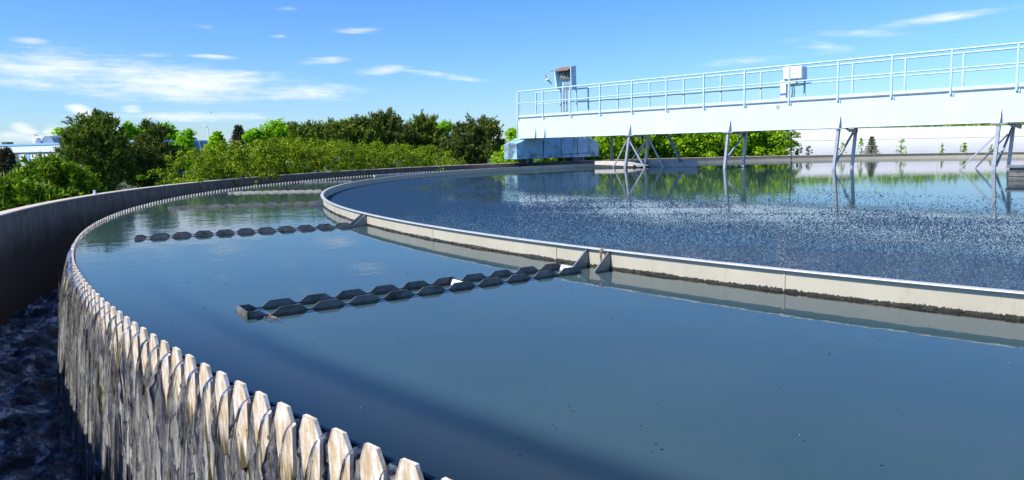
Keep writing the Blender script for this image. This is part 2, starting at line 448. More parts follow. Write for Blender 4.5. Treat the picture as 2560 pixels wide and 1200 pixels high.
def build_weir():
    root = thing('overflow_weir', 'curved sawtooth overflow weir with limescaled teeth and crusted outer face', 'weir', pol(15, -160, ZCH))
    # crusted face: vertical ridges between the teeth
    a0, a1 = -181.5, -150.0; per = 14
    na = int((a1-a0)/PITCH*per); zs = np.concatenate([np.linspace(-.028, -.12, 8), np.linspace(-.14, -1.2, 30)])
    A = np.linspace(a0, a1, na); ph = (A-tooth_az(0))/PITCH
    frac = ph-np.floor(ph)                       # 0 at tooth centre, .5 at notch
    idx = np.floor(ph).astype(int)
    rr = np.random.default_rng(3)
    amp = rr.uniform(.012, .05, 4000); wv = rr.uniform(.1, .2, 4000); cen = .5+rr.uniform(-.1, .1, 4000)
    V = np.empty((na, len(zs), 3))
    for k, z in enumerate(zs):
        rid = amp[idx % 4000]*np.exp(-((frac-cen[idx % 4000])/wv[idx % 4000])**2)*np.clip((-.03-z)/.12, 0, 1)*(1+.2*np.sin(z*4+idx*1.7))
        fine = .006*np.sin(ph*31+.8*np.sin(z*3+idx))+.003*rr.normal(size=na)
        r = RV+.002+rid+fine*np.clip((-.02-z)/.05, 0, 1)
        V[:, k, 0] = r*np.sin(np.radians(A)); V[:, k, 1] = r*np.cos(np.radians(A)); V[:, k, 2] = z
    K = len(zs); ii, kk = np.meshgrid(np.arange(na-1), np.arange(K-1), indexing='ij'); b = (ii*K+kk).ravel()
    np_mesh('crusted_face', V.reshape(-1, 3), np.stack([b, b+1, b+K+1, b+K], 1), M['crust'], root, True)
    mb = MB(); ring(mb, [(RV-.012, -1.2), (RV-.012, -.030), (RV-.001, -.030), (RV-.001, -1.2)], -182, -40, 300)
    mb.build('weir_plate', M['trough'], root)

    def tooth(mb, i):
        a = tooth_az(i); c = pol(RV, a, 0); t = np.array([math.cos(R_(a)), -math.sin(R_(a)), 0]); nrm = pol(1, a, 0)
        j = rr.normal(size=6)*.0012; bot = -.20-.10*rr.random()
        pts = [(-.022+j[0], ZT+j[1]), (.022+j[2], ZT+j[1]*.5), (.0435+j[3], ZT-.040), (.038, -.10), (.019+j[4], bot), (-.019+j[4], bot+.02), (-.038, -.10), (-.0435+j[5], ZT-.040)]
        poly = [c+t*x+np.array([0, 0, z])+nrm*(.004) for x, z in pts]
        mb.add([p for p in poly]+[p+nrm*.010 for p in poly]+[c+t*x*.90+np.array([0, 0, z-.0015])+nrm*.0125 for x, z in pts],
               [tuple(range(8))[::-1]]+[(k, (k+1) % 8, 8+(k+1) % 8, 8+k) for k in range(8)]+[(8+k, 8+(k+1) % 8, 16+(k+1) % 8, 16+k) for k in range(8)]+[tuple(range(16, 24))])
    for i in range(-4, NT_NEAR-4):
        mb = MB(); tooth(mb, i); mb.build('tooth', M['tooth'], root)
    mb = MB()
    for i in range(NT_NEAR-4, 270): tooth(mb, i)
    kind(mb.build('distant_teeth', M['tooth'], root), 'stuff')


build_weir()


def jet_mat():
    m, T, out = mat('falling_water')
    tc = T.n('ShaderNodeTexCoord'); v = tc.outputs['Object']
    h = T.noise(T.mapping(v, (95, 95, 3.0)), 2.0, 4, .6)
    nrm = bump(T, h, .45, .010)
    lw = T.n('ShaderNodeFresnel'); lw.inputs[0].default_value = 1.36; T.l(nrm, lw.inputs['Normal'])
    gl = T.n('ShaderNodeBsdfGlossy'); gl.inputs['Roughness'].default_value = .06; T.l(nrm, gl.inputs['Normal'])
    tr = T.n('ShaderNodeBsdfTransparent'); tr.inputs[0].default_value = (.985, .99, .995, 1)
    mx = T.n('ShaderNodeMixShader'); T.l(T.m('ADD', T.m('MULTIPLY', lw.outputs[0], 2.4), .06, clamp=True), mx.inputs[0]); T.l(tr.outputs[0], mx.inputs[1]); T.l(gl.outputs[0], mx.inputs[2])
    # aerated water and its sparkle, both painted as white diffuse streaks
    df = T.n('ShaderNodeBsdfDiffuse'); df.inputs[0].default_value = (.75, .78, .8, 1)
    sp = T.noise(T.mapping(v, (90, 90, 9)), 2.2, 3, .7)
    sep = T.n('ShaderNodeSeparateXYZ'); T.l(v, sep.inputs[0])
    fac = T.m('MULTIPLY', T.ramp(sp, [(.58, (0, 0, 0)), (.64, (1, 1, 1))]), T.m('MULTIPLY', T.m('SUBTRACT', -.10, sep.outputs[2]), 1.6, clamp=True))
    m2 = T.n('ShaderNodeMixShader'); T.l(T.m('MULTIPLY', fac, .7), m2.inputs[0]); T.l(mx.outputs[0], m2.inputs[1]); T.l(df.outputs[0], m2.inputs[2])
    T.l(m2.outputs[0], out.inputs[0]); return m


def build_jets():
    rr = np.random.default_rng(11); Vs = []; Fs = []; o = 0
    NS, NC = 30, 9
    for i in range(-4, 62):
        a = tooth_az(i+.5); v0 = rr.uniform(.22, .32); w0 = rr.uniform(.012, .0165); lean = rr.normal()*.006; ph = rr.uniform(0, 6, 4)
        thick = .013
        tm = np.linspace(0, 1, NS)**1.25*math.sqrt(2*(-ZCH+.01)/9.81)
        for s, t in enumerate(tm):
            z = -.004-.5*9.81*t*t*.98; rad = RV-.008+.018*min(1, t/.05)+v0*t
            q = t/tm[-1]
            w = w0*(1-.55*q**.6)*(1+.06*math.sin(5*q+ph[0]))
            for c in range(NC):
                u = c/(NC-1)*2-1
                th = thick*(1-u*u)*(1-.45*q)+.0035*math.sin(u*9+ph[1]+q*3)+.004*q*math.sin(u*15+ph[2]+q*5)
                da = math.degrees((u*w+lean*q+.0015*math.sin(q*5+ph[3]))/RV)
                Vs.append(pol(rad+th, a+da, z+(thick*.55*(1-u*u) if s < 6 else 0)*(1-s/6)))
        for s in range(NS-1):
            for c in range(NC-1):
                b = o+s*NC+c; Fs.append((b, b+1, b+NC+1, b+NC))
        o += NS*NC
    for i in range(-4, 62):           # loose strands and drops outside the sheets
        for q in range(3):
            a = tooth_az(i+.5)+rr.normal()*PITCH*.22; z0 = rr.uniform(-.45, -.10); L = rr.uniform(.08, .34); out = rr.uniform(.035, .10); w = rr.uniform(.0016, .0042); ph = rr.uniform(0, 6)
            m = 8
            for k in range(m):
                f = k/(m-1); z = z0-L*f; rad = RV+out+.02*f; ww = .8*w*(math.sin(math.pi*min(max(f, .04), .96))**.5)*(1+.3*math.sin(f*13+ph)); da = .001*math.sin(f*5+ph)
                for (u, v) in ((-1, 0), (0, 1), (1, 0), (0, -1)): Vs.append(pol(rad+v*ww, a+math.degrees((u*ww+da)/RV), z))
            for k in range(m-1):
                for c in range(4): Fs.append((o+k*4+c, o+k*4+(c+1) % 4, o+k*4+4+(c+1) % 4, o+k*4+4+c))
            o += m*4
    ob = np_mesh('overflow_water', np.array(Vs), np.array(Fs), jet_mat(), None, True)
    kind(ob, 'stuff'); tag(ob, 'clear water pouring through the notches of the weir into the channel', 'water')


build_jets()


def build_water():
    # turbid body just under the surface
    m, T, out = mat('turbid_water_body')
    b = T.n('ShaderNodeBsdfDiffuse'); T.l(b.outputs[0], out.inputs[0])
    tc = T.n('ShaderNodeTexCoord'); v = tc.outputs['Object']
    T.l(T.ramp(T.noise(v, .7, 5, .6), [(.3, (.044, .096, .122)), (.7, (.068, .122, .140))]), b.inputs[0])
    mb = MB(); ring(mb, [(.2, -.30), (.2, -.014), (RV-.014, -.014), (RV-.014, -.30)], 0, 360, 256)
    kind(mb.build('turbid_water', m), 'structure')
    # submerged ledge behind the weir: two dark strips with a paler one between
    m2, T, out = mat('dark_strip_ledge')
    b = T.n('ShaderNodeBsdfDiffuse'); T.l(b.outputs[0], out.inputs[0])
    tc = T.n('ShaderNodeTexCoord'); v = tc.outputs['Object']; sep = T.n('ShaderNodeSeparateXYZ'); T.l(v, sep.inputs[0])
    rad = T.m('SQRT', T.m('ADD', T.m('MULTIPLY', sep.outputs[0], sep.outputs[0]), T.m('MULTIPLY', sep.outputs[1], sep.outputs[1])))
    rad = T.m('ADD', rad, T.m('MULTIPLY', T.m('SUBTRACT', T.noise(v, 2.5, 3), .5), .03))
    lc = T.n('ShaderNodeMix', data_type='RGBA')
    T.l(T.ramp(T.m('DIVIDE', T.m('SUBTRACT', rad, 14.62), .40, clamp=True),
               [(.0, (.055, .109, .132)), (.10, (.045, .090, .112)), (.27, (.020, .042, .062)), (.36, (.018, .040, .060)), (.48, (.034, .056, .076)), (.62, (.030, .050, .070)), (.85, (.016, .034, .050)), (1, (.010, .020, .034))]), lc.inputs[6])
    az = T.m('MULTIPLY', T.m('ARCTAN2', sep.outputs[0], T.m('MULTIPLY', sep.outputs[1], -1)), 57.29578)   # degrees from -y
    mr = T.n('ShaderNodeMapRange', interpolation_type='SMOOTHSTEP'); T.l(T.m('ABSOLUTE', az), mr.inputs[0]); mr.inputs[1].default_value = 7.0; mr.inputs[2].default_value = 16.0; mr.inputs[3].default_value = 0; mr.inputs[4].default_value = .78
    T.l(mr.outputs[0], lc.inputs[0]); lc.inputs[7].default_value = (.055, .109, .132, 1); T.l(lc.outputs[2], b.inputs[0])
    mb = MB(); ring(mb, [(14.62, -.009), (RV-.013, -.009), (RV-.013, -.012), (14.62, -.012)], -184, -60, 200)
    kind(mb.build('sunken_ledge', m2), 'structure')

    def calm(T, v):
        n1 = T.noise(T.mapping(v, (1, 1, 1)), 3.0, 4, .6)
        n2 = T.noise(v, 11, 3, .5)
        patch = T.noise(v, .35, 2)
        h = T.m('MULTIPLY', T.m('ADD', n1, T.m('MULTIPLY', n2, .25)), T.ramp(patch, [(.4, (.35, .35, .35)), (.62, (1, 1, 1))]))
        sp_ = T.n('ShaderNodeSeparateXYZ'); T.l(v, sp_.inputs[0])
        bn = T.n('ShaderNodeBump'); bn.inputs['Distance'].default_value = .012; T.l(h, bn.inputs['Height'])
        mr = T.n('ShaderNodeMapRange', interpolation_type='SMOOTHSTEP'); T.l(sp_.outputs[0], mr.inputs[0])      # livelier ripples in the open far bend
        mr.inputs[1].default_value = -3.5; mr.inputs[2].default_value = -8.5; mr.inputs[3].default_value = .13; mr.inputs[4].default_value = .5
        T.l(mr.outputs[0], bn.inputs['Strength'])
        return bn.outputs[0]
    wm = water_mat('clear_water', calm, .0)
    mb = MB(); mb.add([pol(r, 360*i/360, 0) for i in range(360) for r in (RB-.04, RV-.005)], [(2*i, 2*((i+1) % 360), 2*((i+1) % 360)+1, 2*i+1) for i in range(360)])
    kind(mb.build('water', wm, fix=False), 'structure')

    b0 = -1.47378
    def scummy(T, v):
        # bubbles thin out towards the bridge that has just skimmed the surface
        sep = T.n('ShaderNodeSeparateXYZ'); T.l(v, sep.inputs[0])
        nn = T.m('ADD', T.m('MULTIPLY', sep.outputs[0], BN[0]), T.m('MULTIPLY', sep.outputs[1], BN[1]))
        nn = T.m('ADD', nn, T.m('MULTIPLY', T.m('SUBTRACT', T.noise(v, .6, 4), .5), 3.0))
        den = T.ramp(T.m('DIVIDE', T.m('ADD', nn, 14.0), 14.0, clamp=True), [(0, (1, 1, 1)), (.22, (.9, .9, .9)), (.42, (.22, .22, .22)), (.6, (.05, .05, .05)), (.8, (.02, .02, .02))])
        vo = T.n('ShaderNodeTexVoronoi'); vo.inputs['Scale'].default_value = 85; T.l(v, vo.inputs['Vector'])
        h = T.m('SUBTRACT', 1.0, T.m('MULTIPLY', vo.outputs['Distance'], 2.0), clamp=True)
        h = T.m('ADD', T.m('MULTIPLY', h, .6), T.m('MULTIPLY', T.noise(v, 16, 3), .6))
        n1 = T.noise(v, 3.0, 4, .6)
        bn = T.n('ShaderNodeBump'); bn.inputs['Distance'].default_value = .02
        T.l(T.m('MULTIPLY', den, .022), bn.inputs['Strength']); T.l(h, bn.inputs['Height'])
        return bump(T, n1, .08, .012, bn.outputs[0])
    sm = water_mat('scummy_water', scummy, .02)
    mb = MB(); N = 360; vs = [(0, 0, 0)]+[pol(RB-.05, i, 0) for i in range(N)]
    mb.add(vs, [(0, 1+(i+1) % N, 1+i) for i in range(N)])
    kind(mb.build('inner_water', sm, fix=False), 'structure')


BPHI = -1.4738
BD = np.array([math.sin(BPHI), math.cos(BPHI), 0.]); BN = np.array([BD[1], -BD[0], 0.])
build_water()


def build_bubbles():
    rr = np.random.default_rng(21)
    N = 430000; K = N*5
    az = np.radians(rr.uniform(-186, -108, K)); r = np.sqrt(rr.uniform(6.0**2, 12.85**2, K))
    x, y = r*np.sin(az), r*np.cos(az)
    nn = x*BN[0]+y*BN[1]; dd = x*BD[0]+y*BD[1]
    # crowded in the sheltered near half, thinning towards the bridge that has just skimmed the surface, in drifts
    lump = np.sin(x*1.3+.7*y)*np.cos(y*1.7-x*.4)*.7+np.sin(x*4.1+np.sin(y*2.3))*np.sin(y*3.7)*.45+np.sin(x*9.7-y*3.1)*np.sin(y*11.3+x*2.)*.25
    e = nn-.55*np.maximum(0, dd-5.5)
    dist = np.hypot(x-CAM[0], y-CAM[1])
    den = .90*np.clip((-9.2-e+lump)/1.8, 0, 1)+.10*np.clip((-6.4-e+lump*.8)/2.2, 0, 1)
    keep = rr.random(K) < den*np.clip(.35+.65*(4.5/dist), 0, 1)
    x, y, dist = x[keep][:N], y[keep][:N], dist[keep][:N]; n = len(x)
    rad = rr.lognormal(0, .40, n)*.0024*np.clip(dist/6, .8, 1.7)
    k = 6; a = np.arange(k)*2*np.pi/k
    dome = np.concatenate([[[0, 0, .92]], np.stack([.62*np.cos(a), .62*np.sin(a), np.full(k, .68)], 1), np.stack([np.cos(a+.5), np.sin(a+.5), np.full(k, -.05)], 1)])
    f = [(0, 1+i, 1+(i+1) % k) for i in range(k)]
    for i in range(k): f += [(1+i, 7+i, 1+(i+1) % k), (7+i, 7+(i+1) % k, 1+(i+1) % k)]
    k5 = 5; a5 = np.arange(k5)*2*np.pi/k5
    cap = np.concatenate([[[0, 0, .9]], np.stack([np.cos(a5), np.sin(a5), np.full(k5, -.1)], 1)]); f5 = [(0, 1+i, 1+(i+1) % k5) for i in range(k5)]
    near = dist < 4.6; VV, FF, o = [], [], 0
    for sel, shp, ff in ((near, dome, f), (~near, cap, f5)):
        q = int(sel.sum()); spin = rr.uniform(0, 6.28, q); c, sn = np.cos(spin), np.sin(spin)
        base = shp[None]*rad[sel][:, None, None]
        rot = np.stack([base[..., 0]*c[:, None]-base[..., 1]*sn[:, None], base[..., 0]*sn[:, None]+base[..., 1]*c[:, None], base[..., 2]], -1)
        VV.append((rot+np.stack([x[sel], y[sel], np.zeros(q)], 1)[:, None]).reshape(-1, 3))
        FF.append((np.array(ff)[None]+(np.arange(q)*len(shp))[:, None, None]).reshape(-1, 3)+o); o += q*len(shp)
    V = np.concatenate(VV); Fa = np.concatenate(FF)
    m, T, out = mat('bubble_film')
    b = T.n('ShaderNodeBsdfPrincipled'); T.l(b.outputs[0], out.inputs[0])
    b.inputs['Base Color'].default_value = (.022, .05, .085, 1); b.inputs['Roughness'].default_value = .10; b.inputs['IOR'].default_value = 1.4; b.inputs['Specular IOR Level'].default_value = .6
    o = np_mesh('foam_bubbles', V, Fa, m, None, True)
    kind(o, 'stuff'); tag(o, 'countless tiny bubbles floating on the inner water', 'bubbles')
    # a few on the outer ring
    q = 260; az = np.radians(rr.uniform(-184, -150, q)); r = rr.uniform(13.1, 14.9, q); rad = rr.uniform(.0015, .003, q)
    V = dome[None]*rad[:, None, None]+np.stack([r*np.sin(az), r*np.cos(az), np.zeros(q)], 1)[:, None]
    o = np_mesh('stray_bubbles', V.reshape(-1, 3), (np.array(f)[None]+(np.arange(q)*13)[:, None, None]).reshape(-1, 3), m, None, True)
    kind(o, 'stuff'); tag(o, 'scattered bubbles drifting on the clear outer ring of water', 'bubbles')


build_bubbles()


def build_flecks():
    rr = np.random.default_rng(77); mb = MB()
    for k in range(60):
        a = rr.uniform(-183, -140); r = rr.uniform(13.05, 14.85); p = pol(r, a, .0015); s = rr.uniform(.002, .006); th = rr.uniform(0, 6.28)
        d = np.array([math.cos(th), math.sin(th), 0]); e = np.array([-d[1], d[0], 0])
        mb.prism([p-d*s, p+e*s*.35, p+d*s*.8, p-e*s*.4], (0, 0, .0015))
    m = pbr('dark_scum_fleck', (.012, .012, .010), (.05, .045, .03), rough=.7, scale=30)
    o = mb.build('floating_flecks', m); kind(o, 'stuff'); tag(o, 'tiny dark flecks of scum floating on the clear outer ring of water', 'scum')


build_flecks()


def build_channel_water():
    m, T, out = mat('churned_channel_water')
    b = T.n('ShaderNodeBsdfPrincipled'); T.l(b.outputs[0], out.inputs[0])
    tc = T.n('ShaderNodeTexCoord'); v = tc.outputs['Object']
    n = T.noise(v, 9, 8, .72); n2 = T.noise(v, 2.2, 4, .6)
    f = T.m('ADD', n, T.m('MULTIPLY', T.m('SUBTRACT', n2, .5), .5))
    T.l(T.ramp(f, [(.45, (.008, .018, .034)), (.54, (.07, .11, .16)), (.65, (.60, .68, .78))]), b.inputs['Base Color'])
    b.inputs['Roughness'].default_value = .09; b.inputs['IOR'].default_value = 1.33
    T.l(bump(T, T.noise(v, 26, 6, .65), .9, .03, bump(T, T.noise(v, 7, 3, .6), .8, .05)), b.inputs['Normal'])
    nr, na = 34, 900; rr = np.random.default_rng(2)
    A = np.radians(np.linspace(-188, -120, na))[:, None]; Rr = np.linspace(RV-.0, RW+.01, nr)[None]
    X, Y = Rr*np.sin(A), Rr*np.cos(A); Z = np.full_like(X, ZCH)
    for _ in range(26):
        k = rr.uniform(8, 55); th = rr.uniform(0, 6.28); Z += .22/k*np.sin(k*(X*math.cos(th)+Y*math.sin(th))+rr.uniform(0, 6))
    V = np.stack([X, Y, Z], -1).reshape(-1, 3)
    ii, kk = np.meshgrid(np.arange(na-1), np.arange(nr-1), indexing='ij'); q = (ii*nr+kk).ravel()
    kind(np_mesh('channel_water', V, np.stack([q, q+1, q+nr+1, q+nr], 1), m, None, True), 'structure')


build_channel_water()


def build_baffle():
    root = thing('scum_baffle', 'cream painted ring baffle with overhanging lip standing in the tank', 'baffle', pol(RB, -170, -.2))
    mb = MB(); ring(mb, [(RB-.030, -.25), (RB-.030, ZB-.006), (RB-.018, ZB-.006), (RB-.018, -.25)], 0, 360, 420)
    mb.build('baffle_plate', M['baffle'], root)
    mb = MB(); ring(mb, [(RB-.034, ZB-.0055), (RB-.034, ZB), (RB, ZB), (RB+.002, ZB-.004), (RB, ZB-.0055)], 0, 360, 420)
    mb.build('lip', pbr('pale_grey_lip', (.46, .45, .43), (.58, .57, .55), rough=.45, scale=9, c3=(.3, .27, .22), s3=8, lo3=.64, hi3=.78), root)
    for a in np.arange(-187, -128, 5.85):
        c = pol(RB-.0165, a, .03); t = np.array([math.cos(R_(a)), -math.sin(R_(a)), 0]); mb = MB(); mb.box(c, t*.004, pol(1, a, 0)*.002, np.array([0, 0, .058])); mb.build('seam', M['baffle'], root)
    # black slime round the waterline
    m, T, out = mat('black_slime')
    b = T.n('ShaderNodeBsdfPrincipled'); T.l(b.outputs[0], out.inputs[0]); b.inputs['Roughness'].default_value = .22
    tc = T.n('ShaderNodeTexCoord'); v = tc.outputs['Object']
    T.l(T.ramp(T.noise(v, 18, 4), [(.4, (.008, .008, .007)), (.7, (.03, .032, .015))]), b.inputs['Base Color'])
    T.l(bump(T, T.noise(v, 90, 4, .7), 1.0, .01), b.inputs['Normal'])
    rr = np.random.default_rng(5); a0, a1 = -186, -130; na = 2600; K = 6
    A = np.linspace(a0, a1, na); nz = np.zeros(na)
    for k in (3, 7, 17, 41, 90, 170): nz += np.sin(A*k*.7+rr.uniform(0, 6))/k**.45
    nz = np.clip(.75+.10*nz+.09*rr.normal(size=na), .35, 1.3)
    V = np.empty((na, K, 3))
    for k in range(K):
        q = k/(K-1); rad = RB-.0185+.016*nz*(1-q)**.7+.003*rr.normal(size=na)*(1-q); z = -.004+.021*nz*q+.0015*rr.normal(size=na)
        if k == K-1: rad = np.full(na, RB-.0185)
        V[:, k, 0] = rad*np.sin(np.radians(A)); V[:, k, 1] = rad*np.cos(np.radians(A)); V[:, k, 2] = z
    ii, kk = np.meshgrid(np.arange(na-1), np.arange(K-1), indexing='ij'); q = (ii*K+kk).ravel()
    np_mesh('slime_band', V.reshape(-1, 3), np.stack([q, q+1, q+K+1, q+K], 1), m, root, True)
    # triangular stiffeners in pairs
    for px in ((1443, 1500), (893, 917)):
        for x in px:
            y = np.interp(x, [893, 917, 1443, 1500], [560, 562, 668, 676]); g = G(x, y, 0); a = math.degrees(math.atan2(g[0], g[1]))
            t = np.array([math.cos(R_(a)), -math.sin(R_(a)), 0])*.004
            mb = MB(); mb.prism([pol(RB-.02, a, -.04)-t, pol(RB-.02, a, ZB-.007)-t, pol(RB-.010, a, ZB-.007)-t, pol(RB+.10, a, .004)-t, pol(RB+.10, a, -.04)-t], t*2)
            mb.build('bracket', M['galv_dark'], root)
    for a in (-146.4, -134.5):
        t = np.array([math.cos(R_(a)), -math.sin(R_(a)), 0])*.004
        mb = MB(); mb.prism([pol(RB-.02, a, -.04)-t, pol(RB-.02, a, ZB-.007)-t, pol(RB-.010, a, ZB-.007)-t, pol(RB+.12, a, .004)-t, pol(RB+.12, a, -.04)-t], t*2)
        mb.build('bracket', M['galv_dark'], root)


build_baffle()


# ------------------------------------------------------------------ finger troughs
def finger(outer, inner, label, n_teeth, white=None, mt='trough'):
    o = G(*outer, 0.0); i = G(*inner, 0.0)
    d = i-o; L = np.linalg.norm(d); d /= L; n = np.array([-d[1], d[0], 0]); up = np.array([0, 0, 1.])
    root = thing('finger_trough', label, 'trough', o, 'toothed collecting troughs reaching out to the weir')
    hw = .075; p = L/(n_teeth+.55); th = .004

    def plate(side):
        c = o+n*side*hw; poly = [c-up*.09, c-up*.002]
        pts = [(0, .021), (p*.27, .021), (p*.46, .003)]
        for k in range(n_teeth):
            s = p*(.55+k); pts += [(s+p*.05, .003), (s+p*.25, .026), (s+p*.75, .026), (s+p*.95, .003)]
        pts = [q for q in pts if q[0] <= L+.001]
        mb = MB()
        # strip of quads from the bottom edge to the outline
        xs = [q[0] for q in pts]; V = []; off = n*side*th
        for x, z in pts:
            V += [c+d*x-up*.09, c+d*x+up*z, c+d*x-up*.09+off, c+d*x+up*z+off]
        Fc = []
        for k in range(len(pts)-1):
            a, b = 4*k, 4*k+4; Fc += [(a, b, b+1, a+1), (a+2, a+3, b+3, b+2), (a+1, b+1, b+3, a+3), (a, a+2, b+2, b)]
        Fc += [(0, 1, 3, 2), (len(V)-4, len(V)-2, len(V)-1, len(V)-3)]
        mb.add(V, Fc); mb.build('side_plate', M[mt], root)
    plate(1); plate(-1)
    mb = MB(); mb.box(o-up*.03, n*(hw+.004), d*.003, up*.051); mb.build('end_plate', M[mt], root)
    mb = MB(); mb.box((o+i)/2-up*.092, d*L/2, n*hw, up*.003); mb.build('trough_floor', M['trough'], root)
    for w in (white or []):
        c = o+d*L*w; mb = MB(); mb.box(c+up*.005, n*(hw*.62), (d*.7-up*.45)*.004, (up*.8+d*.4)*.017); mb.build('cross_plate', M['white'], root)
    return root


finger((607, 785), (1432, 672), 'toothed steel trough nearest the weir overflow, with a white plate across its middle', 10, white=[.585, .975])
finger((340, 597), (885, 565), 'toothed steel trough ending at the second pair of triangular baffle brackets', 10)
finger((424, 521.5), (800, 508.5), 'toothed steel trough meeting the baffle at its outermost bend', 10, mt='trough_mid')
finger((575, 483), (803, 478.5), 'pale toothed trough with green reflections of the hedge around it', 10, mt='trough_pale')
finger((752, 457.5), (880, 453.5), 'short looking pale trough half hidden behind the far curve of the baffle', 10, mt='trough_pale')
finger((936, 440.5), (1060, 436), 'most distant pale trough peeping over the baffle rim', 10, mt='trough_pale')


# loose things on the tank
def strand():
    g = G(1463, 678, 0); a = math.degrees(math.atan2(g[0], g[1])); rr = random.Random(4); mb = MB()
    for k in range(9):
        x = rr.uniform(-.5, .5); L = rr.uniform(.3, 1)
        pts = [pol(RB-.036, a+x*.02, ZB+.002), pol(RB-.01, a+x*.03, ZB+.006), pol(RB+.006, a+x*.05, ZB+.001)]
        z = ZB-.008
        while z > ZB-.102*L: pts.append(pol(RB+.005+rr.uniform(0, .006), a+x*.05+rr.uniform(-.015, .015), z)); z -= .012
        mb.tube(pts, .0022, 5)
    tag(mb.build('hanging_strands', M['rope'], smooth=True), 'tangle of dry brown strands hanging over the baffle lip between two brackets', 'debris')
    mb = MB(); c = G(684, 794, .002)
    for k in range(6):
        p = c+np.array([rr.uniform(-.03, .03), rr.uniform(-.02, .02), 0]); q = p+np.array([rr.uniform(-.05, .05), rr.uniform(-.03, .03), .003]); mb.tube([p, (p+q)/2+np.array([0, 0, .004]), q], .002, 5)
    tag(mb.build('floating_twigs', M['rope']), 'few brown twigs floating beside the nearest trough', 'debris')


strand()


def marker(px, py, h, label):
    d = raydir(px, py); a = d[0]**2+d[1]**2; o = CAM; rr = RW+.07
    b = 2*(o[0]*d[0]+o[1]*d[1]); c = o[0]**2+o[1]**2-rr*rr; t = (-b+math.sqrt(b*b-4*a*c))/2/a; p = o+d*t; p[2] = ZW
    mb = MB(); mb.tube([p, p+np.array([0, 0, h])], .014, 12); mb.tube([p+np.array([0, 0, h]), p+np.array([0, 0, h+.006])], [.018, .016], 12); mb.tube([p, p+np.array([0, 0, .008])], .026, 12)
    tag(mb.build('marker_post', M['white'], smooth=False), label, 'post', 'short marker posts on the tank wall')


marker(237, 487, .045, 'short white post on the wall top in front of the big pine')
marker(789, 433, .055, 'short white post on the wall top in front of the hedge')

# ------------------------------------------------------------------ bridge
OFFN, WID = 1.3, .79
ZR, ZM, ZD, ZK, ZBM = 2.429, 2.05, 1.580, 1.672, .926
S_, R0_ = 1.1336, 14.2404
REND = 15.36


def B(r, n, z): return BD*r+BN*n+np.array([0, 0, z])


def Bp(px, py, n):
    """pixel onto the vertical plane at offset n of the bridge -> (r, z)"""
    d = raydir(px, py); t = (n-CAM@BN)/(d@BN); q = CAM+d*t
    return q@BD, q[2]


def Bq(px, py, n): r, z = Bp(px, py, n); return B(r, n, z)


